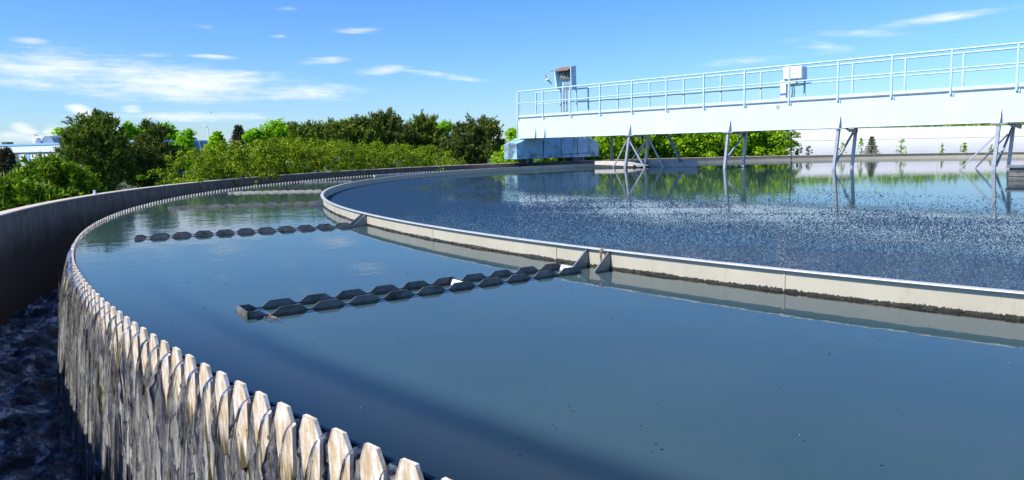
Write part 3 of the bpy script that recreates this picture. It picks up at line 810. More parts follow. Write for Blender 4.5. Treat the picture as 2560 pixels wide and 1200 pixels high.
def build_bridge():
    root = thing('scraper_bridge', 'long pale blue steel bridge with railings spanning over the tank', 'bridge', B(REND, OFFN, 0))
    RI = -3.0; up = np.array([0, 0, 1.]); zz = ZBM

    def girder(n, sgn, nm):
        mb = MB(); mb.box(B((REND+RI)/2, n, (ZBM+ZD)/2), BD*(REND-RI)/2, BN*.010, up*(ZD-ZBM)/2-up*.012)
        mb.box(B((REND+RI)/2, n+sgn*.022, ZBM+.006), BD*(REND-RI)/2, BN*.045, up*.006)
        mb.box(B((REND+RI)/2, n+sgn*.022, ZD-.006), BD*(REND-RI)/2, BN*.045, up*.006)
        for r in np.arange(RI+1.2, REND, 2.9):      # faint weld seams
            mb.box(B(r, n-sgn*.0, (ZBM+ZD)/2), BD*.004, BN*.0125, up*(ZD-ZBM)/2-up*.014)
        return mb.build(nm, M['girder'], root)
    g1 = girder(OFFN, 1, 'girder'); girder(OFFN+WID, -1, 'girder')
    mb = MB(); mb.box(B(REND-.004, OFFN+WID/2, (ZBM+ZD)/2), BD*.006, BN*(WID/2-.06), up*(ZD-ZBM)/2-up*.02); mb.build('end_plate', M['paint'], root)
    mb = MB(); mb.box(B((REND+RI)/2, OFFN+WID/2, ZD+.014), BD*(REND-RI)/2, BN*(WID/2+.035), up*.012); mb.build('walkway_deck', M['galv_dark'], root)
    for n, s in ((OFFN, -1), (OFFN+WID, 1)):
        mb = MB(); mb.box(B((REND+RI)/2, n+s*.022, (ZK+ZD)/2+.014), BD*(REND-RI)/2, BN*.004, up*(ZK-ZD)/2-up*.012); mb.build('kick_plate', M['kick'], root)
        mb = MB()
        rl = bpy.data.objects.new('railing', None); C.objects.link(rl); rl.parent = root; rl.matrix_parent_inverse = root.matrix_world.inverted()
        rl.matrix_world = Matrix.Translation(Vector(B(R0_, n, ZD)))
        bpy.context.view_layer.update()
        rs = [R0_-S_*k for k in range(0, 15)]
        rs = [REND-.03]+rs
        for r in rs:
            m2 = MB(); nb = n+s*.034
            m2.bar(B(r, nb, ZD-.05), B(r, nb, ZR-.012), .036, .036, up=BD); m2.build('post', M['paint'], rl)
        mb = MB(); mb.tube([B(REND-.02, n+s*.034, ZR), B(RI, n+s*.034, ZR)], .020, 10); mb.build('top_rail', M['paint'], rl, smooth=False)
        mb = MB(); mb.tube([B(REND-.02, n+s*.034, ZM), B(RI, n+s*.034, ZM)], .015, 10); mb.build('middle_rail', M['paint'], rl)
    # small angle cleats below the deck edge at every post
    mb = MB()
    for k in range(15): mb.box(B(R0_-S_*k-.05, OFFN-.026, ZD-.045), BD*.010, BN*.012, up*.03)
    mb.build('deck_cleats', M['paint'], root)
    # end gate uprights
    mb = MB()
    for q in (0, .10): mb.bar(B(REND+.04, OFFN+q*1.2-.02, ZBM+.0), B(REND+.04, OFFN+q*1.2-.02, ZR-.02), .024, .024)
    mb.build('end_ladder', M['paint'], root)
    # black cable sagging under the far middle rail
    mb = MB(); pts = []
    r0, r1 = Bp(1440, 262, OFFN+WID)[0], Bp(2012, 200, OFFN+WID)[0]
    for k in range(61):
        q = k/60; r = r0+(r1-r0)*q; pts.append(B(r, OFFN+WID-.0, ZM-.03-.012*abs(math.sin(q*math.pi*6))))
    mb.tube(pts, .011, 6); mb.build('cable', M['cable'], root)
    # lettering on the girder
    cu = bpy.data.curves.new('lettering', 'FONT'); cu.body = 'YIT'; cu.size = .17; cu.extrude = .0015; cu.align_x = 'CENTER'; cu.align_y = 'CENTER'
    to = bpy.data.objects.new('lettering', cu); C.objects.link(to)
    r, z = Bp(1390, 318, OFFN-.02); c = B(r, OFFN-.0125, z)
    X = Vector(-BD); Z_ = Vector(-BN); Y = Z_.cross(X)
    to.matrix_world = Matrix(((X.x, Y.x, Z_.x, c[0]), (X.y, Y.y, Z_.y, c[1]), (X.z, Y.z, Z_.z, c[2]), (0, 0, 0, 1)))
    bpy.context.view_layer.update()
    me = bpy.data.meshes.new_from_object(to); me.materials.clear(); me.materials.append(M['letter'])
    mo = bpy.data.objects.new('lettering', me); C.objects.link(mo); mo.matrix_world = to.matrix_world.copy()
    bpy.data.objects.remove(to); w = mo.matrix_world.copy(); mo.parent = root; mo.matrix_parent_inverse = root.matrix_world.inverted(); mo.matrix_world = w
    mb = MB(); r, z = Bp(1945, 268, OFFN-.01); c = B(r, OFFN-.014, z)
    mb.tube([c+BD*.035*math.cos(k*.5236)+up*.035*math.sin(k*.5236) for k in range(13)], .008, 6, cap=False); mb.build('ring_bolt', M['rope'], root)
    # gussets on the near girder
    for (x, y0, y1, w) in ((1577, 308, 338, .10), (1827, 295, 329, .10), (2102, 283, 321, .10), (2504, 265, 316, .10), (1340, 318, 344, .05), (1363, 318, 344, .05)):
        r, zt = Bp(x, y0, OFFN); mb = MB(); t = BD*.008
        c = B(r, OFFN-.011, 0)
        mb.prism([c+up*(ZBM-.0)-t, c+up*zt-t, c+up*(ZBM)-BN*w*1.3-t], t*2); mb.build('gusset', M['galv'], root)

    nN, nF = OFFN-.03, OFFN+WID+.03

    def leg(a, b, na, nb, w, nm='leg', mt='galv'):
        p = Bq(*a, na); q = Bq(*b, nb); q = q+(q-p)*.02; mb = MB(); mb.bar(p, q, w, w*.7, up=BD); mb.build(nm, M[mt], root)
    frames = [
        [((1574, 340), (1563.5, 419.5), 'n', .085, 'leg'), ((1567, 351), (1533.6, 419), 'n', .035, 'brace'), ((1571, 347), (1612, 419.5), 'n', .045, 'brace'),
         ((1621, 340), (1613, 416), 'f', .085, 'leg'), ((1617, 348), (1568, 415), 'f', .035, 'brace'), ((1617, 351), (1581, 416.5), 'f', .035, 'brace'), ((1623, 349), (1659, 417.5), 'f', .045, 'brace')],
        [((1821, 329), (1812, 420.5), 'n', .085, 'leg'), ((1865, 329), (1858, 418), 'f', .08, 'leg'), ((1862, 333), (1815, 399), 'x', .045, 'brace')],
        [((2097, 320), (2084, 424.5), 'n', .085, 'leg'), ((2140, 320), (2129, 423), 'f', .08, 'leg'), ((2137, 324), (2090, 406), 'x', .045, 'brace')],
        [((2497, 313), (2484, 428), 'n', .085, 'leg'), ((2534, 313), (2520, 426), 'f', .08, 'leg'), ((2489, 339), (2394, 428), 'n', .035, 'brace'), ((2520, 335), (2433, 425.5), 'f', .035, 'brace'), ((2531, 318), (2492, 412), 'x', .045, 'brace')]]
    for fr in frames:
        for a, b, pl, w, nm in fr:
            na, nb = {'n': (nN, nN), 'f': (nF, nF), 'x': (nF-.02, nN+.02)}[pl]
            leg(a, b, na, nb, w, nm)
    for fr in frames:   # head plates and clamp lumps under the girder
        r, z = Bp(fr[0][0][0]+2, fr[0][0][1], nN); mb = MB()
        mb.box(B(r-.0, OFFN+.0, ZBM-.018), BD*.14, BN*.11, up*.010); mb.build('head_plate', M['galv'], root)
        mb = MB(); mb.prism([B(r-.12, OFFN+.02, ZBM-.03), B(r-.34, OFFN+.02, ZBM-.03), B(r-.33, OFFN+.02, ZBM-.13), B(r-.26, OFFN+.02, ZBM-.10), B(r-.20, OFFN+.02, ZBM-.10)], BN*.12); mb.build('clamp', M['dark'], root)
    mb = MB(); p, q = Bq(1812, 420, nN), Bq(1858, 417.8, nF); p[2] = q[2] = .012; mb.bar(p, q, .03, .02); mb.build('tie_bar', M['dark'], root)
    # hangers and skimming blade
    leg((1530, 336), (1529, 406), nF, nF, .07, 'hanger', 'galv_dark')
    mb = MB(); a, b, c = Bq(1668, 334, nF), Bq(1697, 394, nF), Bq(1697, 405, nF); mb.bar(a, b, .08, .05, up=BD); mb.bar(b+np.array([0, 0, .02]), c, .08, .05, up=BD); mb.build('hanger', M['galv_dark'], root)
    mb = MB(); a, b = Bq(1590, 416.5, nF+.1), Bq(1743, 415.5, nF+.1); zc = .08
    for p in (a, b): p[2] = zc
    mb.bar(a, b, .02, .25); mb.build('skimmer_blade', M['blade'], root)
    # thin rods down to the water
    mb = MB(); a = Bq(1978, 330, nF-.3); b = Bq(1978, 411, nF-.3); mb.tube([a, b-np.array([0, 0, .1])], .012, 8); mb.tube([b-np.array([0, 0, .1]), b+np.array([0, 0, .05])], .024, 8); mb.build('dip_rod', M['dark'], root)
    # end carriage on wheels
    cr = 15.40; hw = .29; n0, n1 = .95, 5.15; zb, zs, zt = .265, .75, .935
    car = None; mb = MB()
    prof = [(n0, zb), (n0, zs), (n0+.52, zt), (n1-.52, zt), (n1, zs), (n1, zb)]
    mb.prism([B(cr-hw, n, z) for n, z in prof], BD*2*hw); car = mb.build('end_carriage', M['carriage'], root, bevel=.008)
    mb = MB()
    for nn in (n0+1.25, n0+2.15, n0+3.0): mb.bar(B(cr-hw-.006, nn, zb+.05), B(cr-hw-.006, nn, zt-.03), .012, .012)
    mb.tube([B(cr-hw-.012, n0+.6, zb+.07), B(cr-hw-.012, n0+.75, zb+.13), B(cr-hw-.012, n0+1.24, zb+.11), B(cr-hw-.012, n0+1.3, zb+.6)], .008, 6)
    mb.tube([B(cr-hw-.012, n0+2.2, zb+.1), B(cr-hw-.012, n0+3.6, zb+.14), B(cr-hw-.012, n0+3.7, zb+.08)], .008, 6)
    mb.build('conduit', M['dark'], car)
    for nn in (n0+.62, n0+3.45):
        mb = MB(); w0 = np.array([0, 0, .21-.012]); rad = .21
        prof2 = [(-.11, rad-.03), (-.10, rad-.008), (-.06, rad), (.06, rad), (.10, rad-.008), (.11, rad-.03), (.11, .10), (-.11, .10)]
        K = len(prof2); Nn = 36; vs = []; fs = []
        for i in range(Nn):
            a = 2*math.pi*i/Nn
            for x, r in prof2: vs.append(B(cr+x-.06, nn+r*math.cos(a), r*math.sin(a)+w0[2]))
        for i in range(Nn):
            for k in range(K): fs.append((i*K+k, i*K+(k+1) % K, ((i+1) % Nn)*K+(k+1) % K, ((i+1) % Nn)*K+k))
        mb.add(vs, fs)
        mb.build('wheel', M['rubber'], car, smooth=True)
        mb = MB(); mb.tube([B(cr-.06-.085, nn, w0[2]), B(cr-.06+.085, nn, w0[2])], .102, 24); mb.tube([B(cr-.06-.12, nn, w0[2]), B(cr-.06+.11, nn, w0[2])], .04, 16); mb.build('hub', M['galv_dark'], car)
    mb = MB(); mb.box(B(cr-.1, n1-1.15, zb-.07), BD*.12, BN*.22, up*.07); mb.build('drive_motor', M['dark'], car)
    mb = MB(); mb.bar(B(cr-hw+.03, n0+.95, zb), B(cr-hw+.03, n0+.95, zb-.12), .03); mb.build('scraper_foot', M['white'], car)

    return root


bridge = build_bridge()


def build_kiosk():
    up = np.array([0, 0, 1.]); n = OFFN+WID*.55
    # board faces the middle of the tank side, leaning slightly
    rC = Bp(1420, 290, n)[0]
    root = thing('control_kiosk', 'pale blue control stand with rusty tilted roof on the bridge end', 'control stand', B(rC, n, ZD+.03))
    def q(px, py, nn=n): return Bq(px, py, nn)
    # back panel with the splayed outline seen in the photo, thin sheet with folded edges
    mb = MB(); poly = [q(1397, 178), q(1438.5, 167), q(1440.5, 224), q(1402, 224)]
    mb.prism(poly, BN*.02); mb.build('back_panel', M['carriage'], root)
    mb = MB(); poly = [q(1397, 178), q(1398.8, 178), q(1405, 224), q(1400, 224)]; mb.prism(poly, -BN*.22); mb.build('side_panel', M['paint'], root)
    mb = MB(); poly = [q(1437, 167.4), q(1438.7, 167), q(1440.7, 224), q(1439, 224)]; mb.prism(poly, -BN*.22); mb.build('side_panel', M['paint'], root)
    # roof sheet, tilted down to the left
    a = q(1376, 180, n-.02); b = q(1400, 171, n+.2); c = q(1440, 165.5, n+.03); d = q(1418, 176, n-.30)
    mb = MB(); mb.prism([a, d, c, b], up*.02); mb.build('roof', M['rust'], root)
    # control box
    p0 = q(1401, 200, n-.06); p1 = q(1431, 197, n-.06); p2 = q(1431, 178, n-.06); p3 = q(1401, 180, n-.06)
    mb = MB(); mb.prism([p0, p1, p2, p3], BN*.055); bx = mb.build('control_box', M['board'], root)
    rr = random.Random(8); cols = [M['galv'], M['dark'], M['cream'], M['white']]
    for k in range(11):
        u, v = rr.uniform(.08, .92), rr.uniform(.12, .85); c = p0+(p1-p0)*u+(p3-p0)*v
        mb = MB(); mb.tube([c, c-BN*.025], .016, 10); mb.build('button', cols[k % 4], bx)
    for x0, x1 in ((1410, 1409), (1413, 1411), (1420, 1416), (1423, 1418)):
        mb = MB(); mb.tube([q(x0+3, 201, n-.04), q(x0, 207, n-.07), q(x1, 225, n-.06), q(x1, 284, n-.05)], .014, 8); mb.build('conduit', M['galv'], root)
    mb = MB(); mb.bar(q(1401, 217), q(1402, 284), .045, .03, up=BD); mb.build('leg', M['paint'], root)
    mb = MB(); mb.bar(q(1440, 217), q(1442, 284), .04, .03, up=BD); mb.build('leg', M['paint'], root)
    mb = MB(); mb.box((q(1400, 220)+q(1440, 217))/2-BN*.01, (q(1440, 217)-q(1400, 220))/2, BN*.012, up*.05); mb.build('cross_bar', M['paint'], root)
    # white switch cabinet further along
    n2 = OFFN+WID*.75; r2 = Bp(1985, 245, n2)[0]
    root = thing('switch_cabinet', 'white switch cabinet on a stand by the bridge railing', 'cabinet', B(r2, n2, ZD+.03))
    p0 = Bq(1958, 199.5, n2-.1); p1 = Bq(2005, 196.5, n2-.1); p2 = Bq(2005, 164.5, n2-.1); p3 = Bq(1958, 167.5, n2-.1)
    mb = MB(); mb.prism([p0, p1, p2, p3], BN*.30); mb.build('cabinet_box', M['white'], root, bevel=.012)
    mb = MB(); e = (p1-p0)*.03; f = (p3-p0)*.05; mb.prism([p0+e+f, p1-e+f, p2-e-f, p3+e-f], -BN*.012); mb.build('door', M['white'], root, bevel=.004)
    a = Bq(1960, 246, n2); b = Bq(1960, 200, n2)
    mb = MB(); mb.box((a+b)/2, BD*.07, BN*.05, up*np.linalg.norm(b-a)/2); mb.build('pedestal', M['white'], root)
    mb = MB()
    for x in (1972, 1979, 1984): mb.tube([Bq(x, 198, n2-.03), Bq(x+1, 215, n2-.03), Bq(x+2, 230, n2-.06), Bq(x, 246, n2-.03)], .012, 6)
    mb.build('cable', M['cable'], root)
    mb = MB(); mb.box(Bq(1978, 204, n2), BD*.14, BN*.06, up*.05); mb.build('junction_box', M['white'], root)


build_kiosk()


def build_scum_trough():
    root_p = G(1530, 418, 0)
    root = thing('scum_ramp', 'cream sloping scum ramp beside the baffle under the bridge', 'ramp', root_p)
    up = np.array([0, 0, 1.])
    n = OFFN+.22
    a, b, c, d = Bq(1487, 403, n), Bq(1540, 403.5, n), Bq(1601, 415.5, n), Bq(1487, 416, n)
    e = Bq(1601, 418, n)
    mb = MB(); mb.prism([Bq(1487, 412, n), Bq(1601, 415.8, n), c, b, a], BN*.5); mb.build('ramp_body', M['cream'], root)
    mb = MB(); mb.prism([Bq(1487, 418.5, n+.02), Bq(1601, 418.5, n+.02), Bq(1601, 415.6, n+.02), Bq(1487, 412, n+.02)], BN*.46); mb.build('ramp_base', M['dark'], root)
    mb = MB()
    for x in (1500, 1512, 1524, 1536, 1548): p = Bq(x, 411, n); mb.tube([p, p-BN*.01], .008, 8)
    mb.build('rivets', M['galv_dark'], root)
    # object cut by the right edge of the picture
    root = thing('float_box', 'small weathered slatted box floating by the right end of the bridge', 'box', G(2556, 438, 0))
    c = G(2566, 436, .06); rt = raydir(2560, 430); fw = np.array([rt[0], rt[1], 0]); fw /= np.linalg.norm(fw); sd = np.array([fw[1], -fw[0], 0])
    for k in range(3):
        mb = MB(); mb.box(c+up*(k*.07-.06), sd*.22, fw*.2, up*.03); mb.build('slat', M['trough'], root)
    mb = MB(); mb.box(c+up*.125, sd*.26, fw*.24, up*.014); mb.build('lid', M['galv_dark'], root)


build_scum_trough()


# ------------------------------------------------------------------ vegetation
def limb_tube(mb, a, b, r0, r1, wob=.06, n=6, seed=0):
    rr = np.random.default_rng(seed); L = np.linalg.norm(np.asarray(b)-a)
    pts = [np.asarray(a)+(np.asarray(b)-a)*t+(rr.normal(size=3)*wob*L if 0 < t < 1 else 0) for t in np.linspace(0, 1, 5)]
    mb.tube(pts, list(np.linspace(r0, r1, 5)), n)


def rand_unit(n, rr):
    v = rr.normal(size=(n, 3)); return v/np.linalg.norm(v, axis=1)[:, None]


def leaves(centers, normals, size, rr, aspect=.62):
    """bent rhombic leaves: two triangles each"""
    n = len(centers)
    t = np.cross(normals, rand_unit(n, rr)); t /= np.linalg.norm(t, axis=1)[:, None]+1e-9
    b = np.cross(normals, t); s = size[:, None]
    V = np.stack([centers-t*s*.5, centers+b*s*aspect*.5+normals*s*.1, centers+t*s*.55-normals*s*.12, centers-b*s*aspect*.5+normals*s*.1], 1)
    i = np.arange(n)*4
    return V.reshape(-1, 3), np.concatenate([np.stack([i, i+1, i+2, i+3], 1)])


def clumps(n, rr, centre, rad, shell=.55, squash_low=True):
    d = rand_unit(n, rr); q = shell+(1-shell)*rr.random(n)**.6
    p = d*q[:, None]*np.asarray(rad)[None]
    if squash_low: p[:, 2] = np.where(p[:, 2] < 0, p[:, 2]*.8, p[:, 2])
    return np.asarray(centre)+p, d


def broadleaf(name, label, cat, base, lobes, nclump, per, lsize, matl, seed, group=None, crad=.16):
    """lobes: list of (centre, (rx,ry,rz)); one crown mesh + one trunk mesh"""
    rr = np.random.default_rng(seed); root = thing(name, label, cat, base, group)
    Vs, Fs, o = [], [], 0; mb = MB(); base = np.asarray(base, float)
    vol = np.array([np.prod(l[1])**.66 for l in lobes]); vol /= vol.sum()
    top = np.mean([l[0] for l in lobes], axis=0)
    H = max(l[0][2] for l in lobes)-base[2]
    fork = base+(top-base)*.45
    limb_tube(mb, base-np.array([0, 0, .1]), fork, .035*H, .022*H, .03, 8, seed)
    for l, w in zip(lobes, vol):
        nc = max(6, int(nclump*w)); cc, dd = clumps(nc, rr, l[0], l[1], .45)
        cr = crad*np.mean(l[1])*rr.uniform(.7, 1.35, nc)
        idx = np.repeat(np.arange(nc), per); m = len(idx)
        pos = cc[idx]+rr.normal(size=(m, 3))*cr[idx][:, None]*np.array([1, 1, .75])
        nr = dd[idx]*.9+rr.normal(size=(m, 3))*.45+np.array([0, 0, .35]); nr /= np.linalg.norm(nr, axis=1)[:, None]
        V, Fc = leaves(pos, nr, lsize*rr.uniform(.6, 1.3, m), rr); Vs.append(V); Fs.append(Fc+o); o += len(V)
        for k in range(min(7, nc)): limb_tube(mb, fork, cc[k], .015*H, .004*H, .05, 5, seed+k)
    np_mesh('crown', np.concatenate(Vs), np.concatenate(Fs), matl, root)
    mb.build('trunk', M['bark'], root, smooth=True)
    return root


def shoots(pos, axis, L, rr, nn=14, spread=.8, wid=.06):
    """needle tufts: thin triangles fanning round each shoot"""
    n = len(pos); idx = np.repeat(np.arange(n), nn); m = len(idx)
    along = rr.random(m); ax = axis[idx]
    side = np.cross(ax, rand_unit(m, rr)); side /= np.linalg.norm(side, axis=1)[:, None]+1e-9
    d = ax*(.75)+side*spread; d /= np.linalg.norm(d, axis=1)[:, None]
    Ls = L[idx]; b = pos[idx]+ax*(along*Ls)[:, None]; nl = Ls*rr.uniform(.45, .8, m)
    w = np.cross(d, rand_unit(m, rr)); w /= np.linalg.norm(w, axis=1)[:, None]+1e-9; w *= (Ls*wid)[:, None]
    V = np.stack([b-w, b+w, b+d*nl[:, None]], 1)
    return V.reshape(-1, 3), (np.arange(m)*3)[:, None]+np.arange(3)[None]


def pine(name, label, base, lobes, nshoot, L, mats, seed, tips=0, nn=12, group=None, limbs=9, spread=.8, wid=.12, cat='tree'):
    rr = np.random.default_rng(seed); root = thing(name, label, cat, base, group); base = np.asarray(base, float)
    Vs, Fs, Ms, o = [], [], [], 0; mb = MB()
    vol = np.array([np.prod(l[1])**.66 for l in lobes]); vol /= vol.sum()
    hi = max(lobes, key=lambda l: l[0][2]+l[1][2]); topz = hi[0]+np.array([0, 0, hi[1][2]*.6]); H = topz[2]-base[2]
    pts = [base-np.array([0, 0, .1])+(topz-base)*t+rr.normal(size=3)*.012*H*(0 < t < 1) for t in np.linspace(0, 1, 7)]
    mb.tube(pts, list(np.linspace(.032*H, .006*H, 7)), 8)
    for l, w in zip(lobes, vol):
        nb = max(5, int(nshoot*w/18)); cc, dd = clumps(nb, rr, l[0], l[1], .35)
        for k in range(min(limbs, nb)):
            st = pts[int(np.clip((cc[k][2]-base[2])/H*5, 1, 5))]; limb_tube(mb, st, cc[k], .010*H, .004*H, .05, 5, seed*7+k)
        idx = np.repeat(np.arange(nb), 18); m = len(idx)
        spreadr = np.mean(l[1])*.17*rr.uniform(.7, 1.3, nb)
        pos = cc[idx]+rr.normal(size=(m, 3))*spreadr[idx][:, None]
        ax = dd[idx]*.55+rr.normal(size=(m, 3))*.35+np.array([0, 0, .75]); ax /= np.linalg.norm(ax, axis=1)[:, None]
        LL = L*rr.uniform(.7, 1.3, m)
        V, Fc = shoots(pos, ax, LL, rr, nn, spread, wid); Vs.append(V); Fs.append(Fc+o); Ms.append(np.zeros(len(Fc), int)); o += len(V)
        if tips:
            kk = rr.random(m) < tips; pp = pos[kk]+ax[kk]*LL[kk][:, None]*.8; aa = np.array([0, 0, 1.])+ax[kk]*.3
            V, Fc = shoots(pp, aa/np.linalg.norm(aa, axis=1)[:, None], LL[kk]*.5, rr, 5, .12, .10); Vs.append(V); Fs.append(Fc+o); Ms.append(np.ones(len(Fc), int)); o += len(V)
    np_mesh('crown', np.concatenate(Vs), np.concatenate(Fs), mats, root, mi=np.concatenate(Ms))
    mb.build('trunk', M['bark'], root, smooth=True)
    return root


LM = {
    'hedge': leaf_mat('hawthorn_leaf', [(.016, .060, .004), (.065, .160, .005), (.19, .295, .007), (.40, .41, .02)], .18),
    'fresh': leaf_mat('fresh_green_leaf', [(.11, .25, .005), (.22, .44, .008), (.36, .58, .015)], .42),
    'maple': leaf_mat('maple_leaf', [(.05, .14, .003), (.17, .36, .005), (.44, .60, .02)], .25),
    'pine': leaf_mat('dark_pine_needle', [(.035, .07, .015), (.10, .145, .025), (.22, .24, .05)], .12),
    'pine_b': leaf_mat('olive_pine_needle', [(.05, .10, .013), (.13, .20, .022), (.29, .32, .055)], .12),
    'dwarf': leaf_mat('bright_pine_needle', [(.04, .11, .005), (.13, .25, .007), (.30, .42, .02)], .15),
    'candle': leaf_mat('tan_candle', [(.36, .26, .10), (.52, .38, .18)], .1),
    'spruce': leaf_mat('spruce_needle', [(.03, .04, .018), (.07, .075, .04), (.14, .12, .07)], .1),
}


def wall_dist(px):
    d = raydir(px, 420); h = math.hypot(d[0], d[1]); dx, dy = d[0]/h, d[1]/h; rr = RW+.13
    b = 2*(CAM[0]*dx+CAM[1]*dy); c = CAM[0]**2+CAM[1]**2-rr*rr; return (-b+math.sqrt(b*b-4*c))/2


def lobe(px, py, wx, wy, dist, depth=None):
    s = dist/FPX; return (P(px, py, dist), (wx*s*.86, (depth or wx)*s*.86, wy*s*.80))


GZ = -1.15


def base_at(px, dist):
    p = P(px, 400, dist); return (p[0], p[1], GZ)


def bushy(rr, pxs, tops, dd, lump, dref, per, lsz, mb):
    """leaf shells of many overlapping rounded sprays, one stem per column"""
    Vs, Fs, o = [], [], 0
    for px in pxs:
        px = px+rr.normal()*5
        dist = wall_dist(px)+rr.uniform(*dd); sc = dist/dref
        c = P(px, np.interp(px, *tops)+rr.normal()*5, dist); bot = GZ+.15; H = c[2]-bot
        nl = max(4, int(H/(lump*sc)*1.35))
        for k in range(nl):
            R = lump*sc*rr.uniform(.5, 1.3); q = (k+rr.random())/nl
            cen = np.array([c[0]+rr.normal()*.25, c[1]+rr.normal()*.25, bot+(H-R*.8)*q])
            m = int(per*rr.uniform(.7, 1.2)); d = rand_unit(m, rr); d[:, 2] = np.where(d[:, 2] < -.3, -d[:, 2], d[:, 2])
            pos = cen+d*(R*rr.uniform(.55, 1.12, m)**.7)[:, None]*np.array([1, 1, .9])
            nr = d*.9+rr.normal(size=(m, 3))*.42+np.array([0, 0, .35]); nr /= np.linalg.norm(nr, axis=1)[:, None]
            V, Fc = leaves(pos, nr, (lsz[0]+lsz[1]*dist)*rr.uniform(.6, 1.35, m), rr, .75); Vs.append(V); Fs.append(Fc+o); o += len(V)
            if rr.random() < .35:      # a spray standing out of the outline
                tip = cen+np.array([rr.normal()*.3, rr.normal()*.3, 1.0])*R*1.6; m2 = 16; f = rr.random(m2)[:, None]
                V, Fc = leaves(cen+(tip-cen)*f+rr.normal(size=(m2, 3))*R*.12, rand_unit(m2, rr)+np.array([0, 0, .4]), (lsz[0]+lsz[1]*dist)*rr.uniform(.6, 1.2, m2), rr, .75); Vs.append(V); Fs.append(Fc+o); o += len(V)
        limb_tube(mb, (c[0], c[1], GZ-.05), (c[0]+rr.normal()*.1, c[1]+rr.normal()*.1, bot+H*.55), .022*sc, .006, .04, 5, int(px))
    return Vs, Fs


# hedge of hawthorn along the outside of the wall
def hedge():
    rr = np.random.default_rng(31); Vs, Fs, o = [], [], 0; mb = MB()
    b0 = base_at(800, wall_dist(800)+1.5)
    root = thing('hawthorn_hedge', 'long olive green hawthorn hedge growing behind the far side of the tank wall', 'hedge', b0)
    tops = ([440, 470, 520, 600, 700, 800, 900, 1000, 1060, 1110, 1150], [425, 388, 370, 352, 344, 349, 354, 360, 368, 378, 400])
    Vs, Fs = bushy(rr, np.arange(436, 1150, 5.5), tops, (.4, 2.8), .125, 14., 130, (.012, .0013), mb)
    np_mesh('leaf_canopy', np.concatenate(Vs), np.concatenate(Fs), LM['hedge'], root)
    mb.build('stems', M['bark'], root, smooth=True)


hedge()


def maple_hedge():
    rr = np.random.default_rng(33); Vs, Fs, o = [], [], 0; mb = MB()
    root = thing('maple_hedge', 'bright green leafy hedge seen under the bridge girder behind the far wall', 'hedge', base_at(1650, wall_dist(1650)+2))
    tops = ([1258, 1300, 1400, 1600, 1700, 1800, 1900, 1985], [375, 326, 312, 302, 298, 296, 296, 298])
    Vs, Fs = bushy(rr, np.arange(1258, 1972, 6.5), tops, (.9, 3.6), .27, 26., 130, (.0, .0032), mb)
    np_mesh('leaf_canopy', np.concatenate(Vs), np.concatenate(Fs), LM['maple'], root)
    mb.build('stems', M['bark'], root, smooth=True)


maple_hedge()

# pines on the left
D = 21.
pine('pine_tree', 'big open crowned pine left of the hedge, tallest of the left trees', base_at(248, D), [lobe(245, 345, 62, 52, D), lobe(225, 400, 66, 50, D), lobe(275, 420, 56, 46, D), lobe(250, 312, 34, 26, D), lobe(205, 365, 42, 36, D), lobe(240, 455, 60, 40, D)], 3600, .13, [LM['pine_b'], LM['candle']], 41, .03)
D = 22.
pine('pine_tree', 'dense dark pine between the big open pine and the hedge', base_at(385, D), [lobe(385, 345, 30, 40, D), lobe(375, 395, 62, 44, D), lobe(410, 400, 46, 44, D), lobe(355, 430, 62, 42, D), lobe(395, 450, 66, 38, D)], 3300, .13, [LM['pine'], LM['candle']], 42, .02)
D = 12.5
pine('dwarf_pine', 'bright green bushy pine with tan shoot tips at the foot of the big pine', base_at(125, D), [lobe(122, 428, 40, 34, D), lobe(92, 462, 46, 40, D), lobe(160, 462, 50, 40, D), lobe(120, 490, 86, 40, D), lobe(195, 480, 40, 36, D), lobe(120, 560, 100, 50, D), lobe(120, 630, 90, 50, D)], 2900, .12, [LM['dwarf'], LM['candle']], 43, .14, wid=.12)
D = 10.2
pine('dwarf_pine', 'low bright green pine with many tan tips against the wall at the left edge', base_at(20, D), [lobe(10, 492, 50, 26, D), lobe(50, 512, 60, 26, D), lobe(-30, 505, 50, 36, D), lobe(5, 515, 60, 26, D), lobe(105, 505, 40, 20, D), lobe(20, 590, 90, 50, D), lobe(20, 660, 80, 50, D)], 2600, .11, [LM['dwarf'], LM['candle']], 44, .16, wid=.12)


